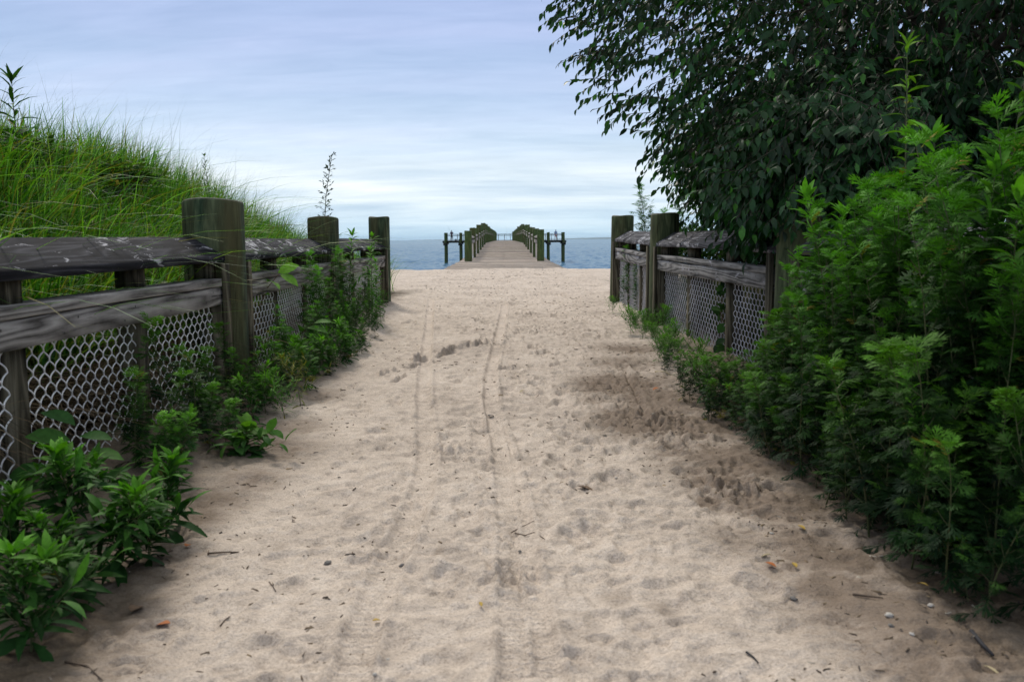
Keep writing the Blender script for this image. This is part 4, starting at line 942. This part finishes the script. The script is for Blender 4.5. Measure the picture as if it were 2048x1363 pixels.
vl = [(at_y(150, 850, 2.66), (-.8, .1, .55), .95), (at_y(160, 872, 2.66), (.9, 0, .12), .75), (at_y(140, 880, 2.64), (-.5, -.3, .25), .95), (at_y(110, 905, 2.62), (.9, -.2, -.1), .9), (at_y(90, 930, 2.62), (-.7, -.4, -.1), .9),
      (at_y(70, 960, 2.6), (-.6, -.4, -.3), 1.0), (at_y(60, 985, 2.6), (-.7, -.2, -.3), 1.05), (at_y(45, 1000, 2.58), (.6, -.3, -.3), .9), (at_y(175, 905, 2.66), (1, 0, .05), .85)]
vine('knotweed_vine', 'broad leaved climber on the chain link at the left picture edge', vp, [(tuple(a), b, c) for a, b, c in vl], .135, (vp[0][0], vp[0][1], 0.02))
vp = vpx([(505, 660), (520, 610), (535, 575), (560, 545), (575, 530)], 5.35)
vl = [(at_y(556, 545, 5.4), (.8, -.2, .4), .95), (at_y(560, 548, 5.4), (.9, -.3, -.3), .95), (at_y(540, 562, 5.38), (-.8, -.2, .15), .7), (at_y(535, 560, 5.4), (.6, -.4, -.1), .9), (at_y(520, 600, 5.4), (-.9, 0, -.1), .8), (at_y(512, 590, 5.38), (.7, -.3, .25), .7)]
vine('knotweed_vine', 'bright broad leaved climber on the rail just past the near left post', vp, [(tuple(a), b, c) for a, b, c in vl], .15, (vp[0][0], vp[0][1], 0.25), ((0.08, 0.20, 0.03), (0.14, 0.30, 0.035)))
vp = vpx([(560, 735), (575, 700), (600, 668), (620, 650), (640, 640)], 5.5)
vl = [(at_y(590, 660, 5.5), (-.9, -.3, .2), .8), (at_y(600, 662, 5.5), (.2, -.6, .5), .9), (at_y(612, 655, 5.5), (1, -.2, .05), .95), (at_y(608, 665, 5.5), (.9, -.3, -.25), .85), (at_y(590, 680, 5.5), (.8, -.4, -.5), .9), (at_y(580, 680, 5.5), (-.8, -.4, -.2), .8), (at_y(628, 646, 5.5), (.9, 0, .3), .7)]
vine('knotweed_vine', 'broad leaved climber low among the mugworts of the second left bay', vp, [(tuple(a), b, c) for a, b, c in vl], .16, (vp[0][0], vp[0][1], 0.1))
# ivy hanging on the right chain link
rv = np.random.default_rng(4); vp = vpx([(1448, 700), (1452, 660), (1440, 620), (1447, 585), (1462, 560)], 5.9); vl = []
for i in range(26):
    t = rv.random(); q_ = np.array(vp[min(4, int(t*5))])*(1-(t*5 % 1))+np.array(vp[min(4, int(t*5)+1)])*(t*5 % 1); vl.append((tuple(q_+rv.normal(0, .012, 3)), tuple(rv.normal(0, 1, 3)*[1, .5, .6]+[-.3, -.5, -.2]), rv.uniform(.7, 1.2)))
vine('ivy_vine', 'dark ivy climbing the middle of the right chain link', vp, vl, .085, (vp[0][0], vp[0][1], 0.0), ((0.012, 0.035, 0.012), (0.035, 0.09, 0.02)), T_OVAL, 1.5)

# tall spiky weed behind the middle left post
def spike_weed():
    root = thing('tall_weed', 'tall thin spiky weed rising behind the second left post against the sky', 'weed', (-1.93, 9.2, gz(-1.93, 9.2)-.02))
    r = np.random.default_rng(9); H = at_y(675, 306, 9.2).z-gz(-1.93, 9.2); mb = MB()
    st = lambda t: np.array([0.10*t*t+.02*math.sin(t*7), 0, H*t]); mb.tube([st(t) for t in np.linspace(0, 1, 12)], np.linspace(.007, .003, 12), 5, cap=False)
    P = []; D = []; Sx = []; C = []
    for i in range(46):
        t = 0.45+0.55*i/45; a = i*2.4+r.normal(0, .3); sl = 0.16*(1.15-t)*r.uniform(.5, 1.2); d = np.array([math.cos(a), math.sin(a), .55]); p = st(t); q_ = p+d*sl; mb.tube([p, q_], [.003, .0015], 3, cap=False)
        for j in range(5): u = r.uniform(.25, 1.05); P.append(p+d*sl*u); D.append(d+r.normal(0, .6, 3)); Sx.append(r.uniform(.025, .05)); C.append(np.array([.02, .045, .018])*r.uniform(.7, 1.5))
    V, F, Cc = scatter(T_SMALL, np.array(P), np.array(D), np.tile([0, 0, 1.0], (len(P), 1))+r.normal(0, .5, (len(P), 3)), np.array(Sx), np.array(C)); mk('foliage', V, F, M_LEAF, Cc, root); mb.build('stem', M_STEM, root, True)
spike_weed()
for (px_, y, h, lab) in [(705, 9.6, .98, 'feathery mugwort behind the left rail near the second post'), (622, 8.6, .95, 'small leafy sprig showing over the left rail before the second post'), (690, 9.0, .92, 'dark mugwort between the last two left posts')]:
    p = at_y(px_, 500, y); put_plant('mugwort_plant', mug_far[int(px_) % 4], lab, 'plant', min(p.x, -1.85), y, h/.8)

# ------------------------------------------------------------------ dune vegetation, left
def blades(n, xr, yr, L_, seed, cols, wd=0.005, bias=(0.35, 0.05), stiff=(0.5, 1.1), accept=None, segs=6, clump=0):
    r = np.random.default_rng(seed); x = r.uniform(*xr, n*3); y = r.uniform(*yr, n*3)
    # tussocks
    k = vn(x*2.6, y*2.6, 5)+0.5; keep = r.random(n*3) < np.clip(k*1.2+0.15, 0.2, 1)
    if n > 5000 and L_[1] > .8:
        for (a_, b_, c_) in ((-3.4, 5.6, .34), (-2.95, 6.3, .16)): keep &= ((x-a_)**2+(y-b_)**2) > c_*c_
    if accept is not None: keep &= accept(x, y)
    x = x[keep][:n]; y = y[keep][:n]; n = len(x)
    if clump:
        m_ = max(1, n//clump); ci = r.integers(0, m_, n); x = x[ci]+r.normal(0, .05, n); y = y[ci]+r.normal(0, .05, n)
    z = base_height(x, y)-0.02
    az = r.random(n)*2*math.pi; out = np.stack([np.cos(az), np.sin(az)], -1)*r.uniform(0.25, 1.0, n)[:, None]+np.array(bias)
    ln = r.uniform(*L_, n); cur = r.uniform(*stiff, n); w0 = wd*r.uniform(.6, 1.3, n)
    t = np.linspace(0, 1, segs+1)
    hor = (0.20*t[None]+cur[:, None]*0.55*t[None]**2.2)*ln[:, None]; on = np.linalg.norm(out, axis=1, keepdims=True); o2 = out/on*np.minimum(on, 1.2)
    ver = ln[:, None]*(t[None]-cur[:, None]*0.42*t[None]**3.0)
    P = np.stack([x[:, None]+o2[:, :1]*hor, y[:, None]+o2[:, 1:]*hor, z[:, None]+ver], -1)
    sd = np.stack([-o2[:, 1], o2[:, 0], 0*x], -1); sd = norm(sd+r.normal(0, .25, sd.shape))
    ww = w0[:, None]*(1-0.92*t[None]**1.6)
    A = P-sd[:, None]*ww[..., None]/2; B = P+sd[:, None]*ww[..., None]/2
    V = np.stack([A, B], 2).reshape(-1, 3); m_ = (segs+1)*2
    b0 = (np.arange(n)*m_)[:, None]+np.arange(segs)[None]*2
    F = np.stack([b0, b0+1, b0+3, b0+2], -1).reshape(-1, 4)
    cols = np.array(cols); ci = r.integers(0, len(cols), n); c = cols[ci]*r.uniform(.75, 1.3, (n, 1))
    return V, F, np.repeat(c, m_, axis=0)
GC = [(0.035, 0.125, 0.016), (0.065, 0.195, 0.022), (0.12, 0.28, 0.03), (0.022, 0.085, 0.010), (0.20, 0.30, 0.06), (0.06, 0.18, 0.07), (0.20, 0.18, 0.06), (0.18, 0.40, 0.11)]
parts = [blades(36000, (-5.2, -1.93), (2.4, 14.3), (.5, .95), 31, GC, .0130, bias=(.12, .0), stiff=(.2, 1.15), clump=22),
         blades(14000, (-3.6, -1.93), (3.0, 8.0), (.65, 1.05), 37, GC, .0135, bias=(.2, -.1), stiff=(.25, 1.25), clump=18),
         blades(5000, (-4.2, -2.0), (7.5, 14.0), (.6, 1.0), 32, GC, .0045, bias=(0.1, .1), stiff=(.2, .8)),
         blades(900, (-4.5, -2.6), (5.0, 12.5), (.95, 1.45), 33, [(0.06, 0.10, 0.03), (0.09, 0.10, 0.05)], .0028, bias=(.25, 0), stiff=(.3, .9), segs=8),
         blades(330, (-2.75, -1.9), (2.0, 8.5), (1.0, 1.45), 34, GC+[(0.18, 0.36, 0.10)], .0125, bias=(.7, -.3), stiff=(.75, 1.3), segs=10)]
V = np.vstack([p_[0] for p_ in parts]); offs = np.cumsum([0]+[len(p_[0]) for p_ in parts[:-1]]); F = np.vstack([p_[1]+o_ for p_, o_ in zip(parts, offs)]); C = np.vstack([p_[2] for p_ in parts])
tag(mk('dune_grass', V, F, M_GRASS, C), 'long green beach grass covering the dune and drooping over the left fence', 'grass', kind='stuff')
V, F, C = blades(16000, (-2.25, -1.78), (1.6, 10.5), (.3, .62), 35, [(0.14, 0.10, 0.06), (0.09, 0.065, 0.045), (0.20, 0.15, 0.09), (0.06, 0.05, 0.03)], .010, bias=(.3, 0), stiff=(.8, 1.8))
tag(mk('dry_grass', V, F, M_DRY, C), 'brown dead grass matted behind the left chain link', 'grass', kind='stuff')
V, F, C = blades(6000, (1.72, 3.4), (5.5, 13.5), (.2, .6), 36, [(0.03, 0.06, 0.015), (0.09, 0.07, 0.04), (0.02, 0.045, 0.012)], .008, bias=(-.2, 0), stiff=(.6, 1.6))
tag(mk('undergrowth', V, F, M_GRASS, C), 'sparse grass and litter on the ground behind the right fence', 'grass', kind='stuff')

def shrub(name, label, c, rad, n, T, L_, dark, bright, seed, flowers=0, fcol=(0.55, 0.36, 0.02), cat='shrub'):
    r = np.random.default_rng(seed); root = thing(name, label, cat, (c[0], c[1], gz(c[0], c[1])-.03)); zb = c[2]-gz(c[0], c[1])+.03
    mb = MB(); P = []; D = []; Sx = []; C = []
    for b in range(26):
        u = norm(r.normal(0, 1, 3)); u[2] = abs(u[2])*0.9+.15; e = u*np.array(rad)*r.uniform(.6, 1.0)+np.array([0, 0, zb]); mid = e*0.5+np.array([0, 0, zb*.25])
        mb.tube([(0.03*u[0], .03*u[1], 0), mid, e], [.009, .006, .003], 4, cap=False)
        for j in range(n//26):
            q_ = e+r.normal(0, .3, 3)*np.array(rad)*np.array([1, 1, .8]); P.append(q_); D.append(norm(q_-np.array([0, 0, zb*.5]))+r.normal(0, .5, 3)); Sx.append(L_*r.uniform(.6, 1.2)); t = r.random()**2; C.append(np.array(dark)*(1-t)+np.array(bright)*t)
    V, F, Cc = scatter(T, np.array(P), np.array(D), np.tile([0, 0, 1.0], (len(P), 1))+r.normal(0, .35, (len(P), 3)), np.array(Sx), np.array(C))
    mk('foliage', V, F, M_LEAF, Cc, root); mb.build('branches', M_BARK, root, True)
    fm = mat_simple('petal_'+name, fcol, .6)
    for k in range(flowers):
        u = norm(r.normal(0, 1, 3)); u[1] = -abs(u[1]); u[2] = abs(u[2]); q_ = u*np.array(rad)*1.05+np.array([0, 0, zb])
        n_ = 9; dirs = r.normal(0, 1, (n_, 3)); V, F, Cc = scatter(T_SMALL, np.tile(q_, (n_, 1))+r.normal(0, .012, (n_, 3)), dirs, r.normal(0, 1, (n_, 3)), np.full(n_, .036), np.ones((n_, 3)), np.full(n_, 1.4)); mk('flower', V, F, fm, None, root)
    return root
shrub('rose_shrub', 'dark leafy shrub with small yellow flowers on the dune crest at far left', (-3.5, 5.8, 1.36), (.36, .4, .18), 4200, T_OVAL, .055, (0.014, 0.04, 0.012), (0.06, 0.11, 0.02), 51, 12)
shrub('rose_shrub', 'lower dark leafy shrub with yellow blooms among the dune grass', (-2.95, 6.5, 1.28), (.22, .28, .12), 1300, T_OVAL, .05, (0.016, 0.045, 0.012), (0.07, 0.12, 0.02), 52, 9)
shrub('rose_shrub', 'small yellow tinged shrub in the grass just right of the near left post', (-3.4, 12.2, .80), (.30, .3, .24), 900, T_OVAL, .05, (0.09, 0.12, 0.02), (0.20, 0.20, 0.03), 53, 6)
for i, (x, y, z, rx, ry, rz_, lab) in enumerate([(2.15, 6.6, .62, .34, .75, .36, 'dark leafy undergrowth shrub behind the middle bay of the right fence'), (2.1, 5.2, .6, .32, .6, .36, 'dark undergrowth shrub behind the near right post'), (2.15, 9.3, .6, .36, .9, .34, 'low green shrub behind the last right fence bay')]):
    shrub('undergrowth_shrub', lab, (x, y, z), (rx, ry, rz_), 3400, T_OVAL, .06, (0.008, 0.026, 0.008), (0.04, 0.10, 0.016), 60+i)
lw = plant_proto(seed=150, H=0.75, nodes=44, T=T_NARROW, L0=.20, L1=.12, a0=75, a1=35, dark=(0.014, 0.045, 0.014), bright=(0.04, 0.11, 0.02), shoots=0, lean=.08, stemr=.006, tuft=8, wide=1.5, pow_=1.5)
p = at_y(25, 160, 5.2); put_plant('willowy_plant', lw, 'dark plant with long narrow drooping leaves at the top left edge', 'plant', p.x, 5.2, 1.0, z=p.z-.75)
p = at_y(-25, 175, 5.3); put_plant('willowy_plant', lw, 'narrow leaved dark plant cut by the left picture edge above the dune', 'plant', p.x, 5.3, 1.0, z=p.z-.75)
lw2 = plant_proto(seed=151, H=0.8, nodes=40, T=T_LANCE, L0=.06, L1=.04, a0=60, a1=30, dark=(0.04, 0.09, 0.015), bright=(0.07, 0.15, 0.02), shoots=.2, lean=.05, stemr=.004, tuft=6)
p = at_y(415, 312, 8.2); put_plant('leafy_weed', lw2, 'upright leafy weed poking out of the dune grass above the near left post', 'weed', p.x, 8.2, 1.0, z=p.z-.8)

# ------------------------------------------------------------------ tree, right
def build_tree():
    root = thing('broadleaf_tree', 'large dark leafy tree hanging over the right fence with drooping oval leaves', 'tree', (3.5, 6.6, gz(3.5, 6.6)-.05))
    r = np.random.default_rng(77); B = np.array(root.location)
    Cn = np.array([3.70, 6.7, 3.55]); RR = np.array([3.30, 2.35, 2.95])
    mb = MB()
    ends = []
    for s in range(5):
        a = s*1.25+.4; base = np.array([.10*math.cos(a), .10*math.sin(a), 0]); k1 = base+np.array([.35*math.cos(a), .35*math.sin(a), 1.2]); k2 = k1+np.array([.7*math.cos(a), .6*math.sin(a), 1.0])
        mb.tube([base, base*2+np.array([0, 0, .6]), k1, (k1+k2)/2+r.normal(0, .05, 3), k2], [.085, .075, .06, .045, .035], 8, cap=False)
        for q_ in range(9):
            u = norm(r.normal(0, 1, 3)); u[0] = u[0]-0.4 if q_ % 2 else u[0]; e = (Cn-B)+norm(u)*RR*r.uniform(.55, .9); e[2] = max(e[2], .75); st_ = k1+(k2-k1)*r.random(); m_ = (st_+e)/2+np.array([0, 0, .25])+r.normal(0, .08, 3)
            mb.tube([st_, m_, e], [.03, .018, .007], 6, cap=False); ends.append((st_, m_, e))
    # sprays: drooping twigs carrying leaves
    P = []; D = []; Sx = []; C = []; cnt = 0; n_tw = 16500
    while cnt < n_tw:
        u = r.uniform(-1, 1, 3); q2 = (u**2).sum()
        if q2 > 1: continue
        rad = math.sqrt(q2)
        if r.random() > 0.6+0.4*rad**2: continue                       # denser towards the surface
        p = Cn+u*RR
        z3 = r.random()
        if z3 < .20: p = np.array([2.72, 7.7, 1.62])+u*np.array([1.05, 1.3, .66])
        elif z3 > .93: p = np.array([1.95, 5.1, 1.28])+u*np.array([.55, .75, .45])
        elif z3 < .33: p = np.array([2.75, 6.2, 1.55])+u*np.array([1.0, .9, .6])
        if p[2] < (0.98 if p[1] > 5.9 else .84)+0.10*math.sin(p[0]*3)+0.07*math.sin(p[0]*7+p[1]*4): continue
        if p[2] > 3.6 and r.random() < 0.75: continue
        if vn(np.array([p[0]*1.5]), np.array([p[2]*1.7+p[1]*0.8]), 3)[0] < -0.34: continue
        if p[0] < 2.9 and p[1] > 7.6 and r.random() < .4: continue
        # thin the lower left where the sky shows through
        if p[0] < 3.0 and 1.5 < p[2] < 2.6 and r.random() < 0.05: continue
        cnt += 1
        outw = norm((p-Cn)/RR**2*np.array([1, 1, .3])+r.normal(0, .12, 3)); d = norm(outw+np.array([-.25, -.15, -.35])+r.normal(0, .28, 3)); ln = r.uniform(.22, .42); nl = r.integers(7, 12)
        k = [p, p+d*ln*.5, p+d*ln+np.array([0, 0, -.12*ln])]
        mb.tube(np.array(k)-B, [.0035, .0025, .0015], 3, cap=False)
        tone = r.uniform(.5, 1.6)
        for j in range(nl):
            t = (j+.6)/nl; pos = k[0]*(1-t)+k[2]*t+np.array([0, 0, .05*ln*math.sin(t*3)]); sgn = 1 if j % 2 else -1
            sd = norm(np.cross(d, [0, 0, 1.0]))*sgn; dd = d*.7+sd*r.uniform(.4, .9)+np.array([0, 0, -r.uniform(.15, .9)])+r.normal(0, .15, 3)
            P.append(pos-B); D.append(dd); Sx.append(r.uniform(.052, .092)); h = r.random()
            c = np.array([.013, .046, .013])*tone*r.uniform(.7, 1.3)
            if h < .08: c = np.array([.06, .19, .03])
            elif h < .07: c = np.array([.07, .06, .03])
            C.append(c)
    nn = len(P); V, F, Cc = scatter(T_TREE, np.array(P), np.array(D), np.tile([0, 0, 1.0], (nn, 1))+r.normal(0, .45, (nn, 3)), np.array(Sx), np.array(C), r.uniform(.85, 1.25, nn))
    mk('crown', V, F, M_TREE, Cc, root); mb.build('trunk', M_BARK, root, True)
    print('tree leaves', nn)
build_tree()

# ------------------------------------------------------------------ litter on the sand
def sm(nm, col): return mat_simple(nm, col, .8, 0, .25, 40)
M_ORL = sm('orange_leaf', (0.42, 0.13, 0.03)); M_YEL = sm('yellow_leaf', (0.45, 0.30, 0.06)); M_BRL = sm('brown_leaf', (0.13, 0.08, 0.045)); M_SHELL = sm('shell', (0.5, 0.47, 0.43)); M_TWIG = sm('twig_bark', (0.10, 0.07, 0.05)); M_STONE = sm('pebble', (0.16, 0.15, 0.14)); M_STRAW = sm('straw', (0.40, 0.33, 0.20)); M_BLK = sm('charred', (0.02, 0.02, 0.025))
def fallen(px_, py_, ln, mat, label, seed, wide=1.0):
    p = at_ground(px_, py_); z = gh(p.x, p.y); r = np.random.default_rng(seed); a = r.random()*6
    V, F, _ = scatter(T_OVAL, np.array([[0, 0, .010]]), np.array([[math.cos(a), math.sin(a), .12]]), np.array([[.1, .1, 1.0]]), np.array([ln]), np.ones((1, 3)), np.array([wide]))
    V2 = V.copy(); V2[:, 2] -= 0.0012; o = mk('fallen_leaf', np.vstack([V, V2]), np.vstack([F, F[:, ::-1]+len(V)]), mat, None, None, True); o.location = (p.x, p.y, z); tag(o, label, 'leaf')
fallen(340, 1243, .034, M_ORL, 'round orange leaf on the sand at lower left', 1, 1.6)
fallen(372, 1098, .030, M_ORL, 'orange leaf just beyond the left goldenrod clump', 2, 1.2)
fallen(745, 1238, .020, M_YEL, 'small tan leaf beside the left wheel track', 3, 1.2)
fallen(1530, 1138, .030, M_ORL, 'curled amber brown leaf on the sand at lower right', 4, 1.4)
fallen(1585, 1137, .024, M_YEL, 'small yellow leaf right of the curled amber leaf', 5, 1.1)
fallen(1543, 1118, .030, M_STRAW, 'pale straw coloured husk above the amber leaf', 6, .7)
fallen(1318, 782, .05, M_ORL, 'yellow orange leaf on the sand before the right fence', 7, 1.0)
fallen(1855, 1198, .034, M_YEL, 'narrow yellow leaf under the right thicket', 8, .6)
fallen(1595, 1060, .030, M_YEL, 'golden leaf at the edge of the right thicket shade', 9, 1.1)
fallen(1154, 966, .07, M_BRL, 'curled dark brown leaf in the middle right of the sand', 10, .8)
fallen(975, 828, .045, M_BLK, 'small black scrap beside the right wheel track', 11, 1.0)
fallen(262, 1225, .05, M_BRL, 'brown crumpled leaf left of the round orange one', 12, 1.2)
fallen(1965, 1350, .04, M_STRAW, 'pale husk at the lower right picture corner', 13, .5)
fallen(960, 1216, .018, M_YEL, 'tiny tan leaf right of centre near the bottom', 14)
fallen(1048, 787, .05, M_STRAW, 'pale flat leaf scrap right of the right wheel track', 15, .6)
def twig(pp, rad, label, mat=M_TWIG):
    pts_ = [at_ground(a, b) for a, b in pp]; b0 = pts_[0]; z0 = gh(b0.x, b0.y)
    L_ = [(q_.x-b0.x, q_.y-b0.y, max(gh(q_.x, q_.y), z0-.01)-z0+rad*.6+.002) for q_ in pts_]; mb = MB(); mb.tube(L_, np.linspace(rad, rad*.5, len(L_)), 6)
    o = mb.build('twig', mat, None, True); o.location = (b0.x, b0.y, z0); tag(o, label, 'twig')
twig([(1022, 1060), (1045, 1052), (1068, 1044)], .0018, 'thin reddish twig across the right wheel track')
twig([(1030, 1062), (1050, 1070), (1068, 1066), (1090, 1078)], .0022, 'crooked brown twig lying under the reddish one')
twig([(415, 1106), (445, 1104), (478, 1103)], .0028, 'straight dark twig on the sand right of the goldenrod')
twig([(538, 1160), (545, 1172), (552, 1180)], .0018, 'short curved twig near the lower left of the sand')
twig([(440, 1245), (450, 1236), (460, 1230)], .002, 'small bent twig right of the round orange leaf')
twig([(130, 1318), (175, 1330), (205, 1362)], .0025, 'thin stalk lying at the bottom left corner')
twig([(1492, 1326), (1506, 1338), (1516, 1350)], .0026, 'dark broken twig near the bottom right of the sand', M_BLK)
twig([(1705, 1210), (1735, 1208), (1765, 1216)], .003, 'dark crooked twig before the right thicket')
twig([(1940, 1290), (1965, 1310), (1985, 1330)], .006, 'thick black stick at the foot of the right thicket', M_BLK)
twig([(1310, 745), (1330, 748), (1342, 752)], .005, 'pale straw stalk near the foot of the right fence', M_STRAW)
def nugget(name, px_, py_, rad, mat, label, cat, seed):
    p = at_ground(px_, py_); r = np.random.default_rng(seed); V = []; F = []
    for a in range(7):
        for q_ in range(8):
            th, ph = math.pi*(a+.02)/6.04, q_*math.pi/4; k = rad*(1+.22*r.normal()*(0 < a < 6)); V.append((k*math.sin(th)*math.cos(ph)*1.25, k*math.sin(th)*math.sin(ph), k*.6*math.cos(th)))
    for a in range(6):
        for q_ in range(8): F.append((a*8+q_, (a+1)*8+q_, (a+1)*8+(q_+1) % 8, a*8+(q_+1) % 8))
    o = mk(name, V, F, mat, None, None, True); o.location = (p.x, p.y, gh(p.x, p.y)+rad*.35); o.rotation_euler = (0, 0, seed); tag(o, label, cat)
for i, (a, b, rr, lab) in enumerate([(1543, 1069, .007, 'white shell bit by the right thicket edge'), (1860, 1222, .009, 'bright white shell chip under the right thicket'), (1778, 1250, .011, 'round whitish shell at lower right'), (775, 1320, .005, 'white shell speck at bottom centre left'),
                                     (750, 1357, .006, 'white shell speck at the very bottom edge'), (1822, 1302, .007, 'small shell chip above the lower right corner'), (1232, 948, .006, 'tiny white shell in the middle right of the sand'), (1335, 708, .012, 'white shell at the foot of the right fence')]):
    nugget('shell', a, b, rr*.75, M_SHELL, lab, 'shell', i)
for i, (a, b, rr, lab) in enumerate([(655, 1124, .013, 'dark oval pebble on the sand at centre left'), (1588, 1200, .010, 'blue grey pebble at lower right'), (804, 1128, .009, 'dark pebble beside the left wheel track'), (1780, 1278, .008, 'dark pebble next to the round whitish shell'), (1040, 1100, .006, 'tiny dark pebble by the right wheel track')]):
    nugget('pebble', a, b, rr*.75, M_STONE, lab, 'pebble', 20+i)
# countless crumbs
def crumbs():
    r = np.random.default_rng(88); V = []; F = []; C = []; k = 0
    pal = np.array([(0.07, 0.05, 0.035), (0.12, 0.085, 0.055), (0.05, 0.04, 0.035), (0.30, 0.22, 0.12), (0.18, 0.13, 0.08), (0.45, 0.40, 0.33)])
    while k < 2600:
        y = 1.3*math.exp(r.random()*math.log(18)); x = r.normal(0.1, .75) if r.random() < .55 else (r.uniform(.5, 1.4) if r.random() < .65 else r.uniform(-1.4, -.7))
        if abs(x) > 1.45: continue
        if vn(np.array([x*2.1]), np.array([y*1.6]), 4)[0] < -0.05: continue
        s = r.uniform(.002, .0055)*(1+y*.10); z = gh(x, y); a = r.random()*6; e = r.uniform(1.2, 4.5); c_, s_ = math.cos(a), math.sin(a); h = s*.7
        b = len(V)
        for (u, v, hh) in ((-e, -.5, 0), (e, -.4, 0), (e*.8, .6, 0), (-e*.9, .5, 0), (-e*.7, -.2, 1), (e*.7, -.1, .8), (e*.5, .3, .9), (-e*.6, .3, 1.1)): V.append((x+s*(u*c_-v*s_)*.6, y+s*(u*s_+v*c_)*.6, z-.001+h*hh)); C.append(pal[k % 6 if r.random() < .5 else r.integers(0, 3)])
        F += [(b, b+1, b+5, b+4), (b+1, b+2, b+6, b+5), (b+2, b+3, b+7, b+6), (b+3, b, b+4, b+7), (b+4, b+5, b+6, b+7)]; k += 1
    m, nt, bs = new_mat('crumb'); a_ = N(nt, 'ShaderNodeVertexColor', layer_name='Col'); nt.links.new(a_.outputs[0], bs.inputs['Base Color']); bs.inputs['Roughness'].default_value = .9
    tag(mk('beach_litter', V, F, m, C), 'scattered dark plant crumbs and bits on the sand path', 'litter', kind='stuff')
crumbs()

# ------------------------------------------------------------------ haze over the sea
def haze():
    mb = MB(); mb.box(-46000, 46000, -200, 46000, -5.5, 110); m = bpy.data.materials.new('haze_air'); m.use_nodes = True; nt = m.node_tree; nt.nodes.clear()
    o_ = nt.nodes.new('ShaderNodeOutputMaterial'); pv = nt.nodes.new('ShaderNodeVolumePrincipled'); pv.inputs['Color'].default_value = (0.72, 0.89, 1.0, 1); pv.inputs['Density'].default_value = 2.5e-5; nt.links.new(pv.outputs[0], o_.inputs['Volume'])
    tag(mb.build('haze', m), 'thin bluish air over the sea', 'haze', kind='stuff')
haze()
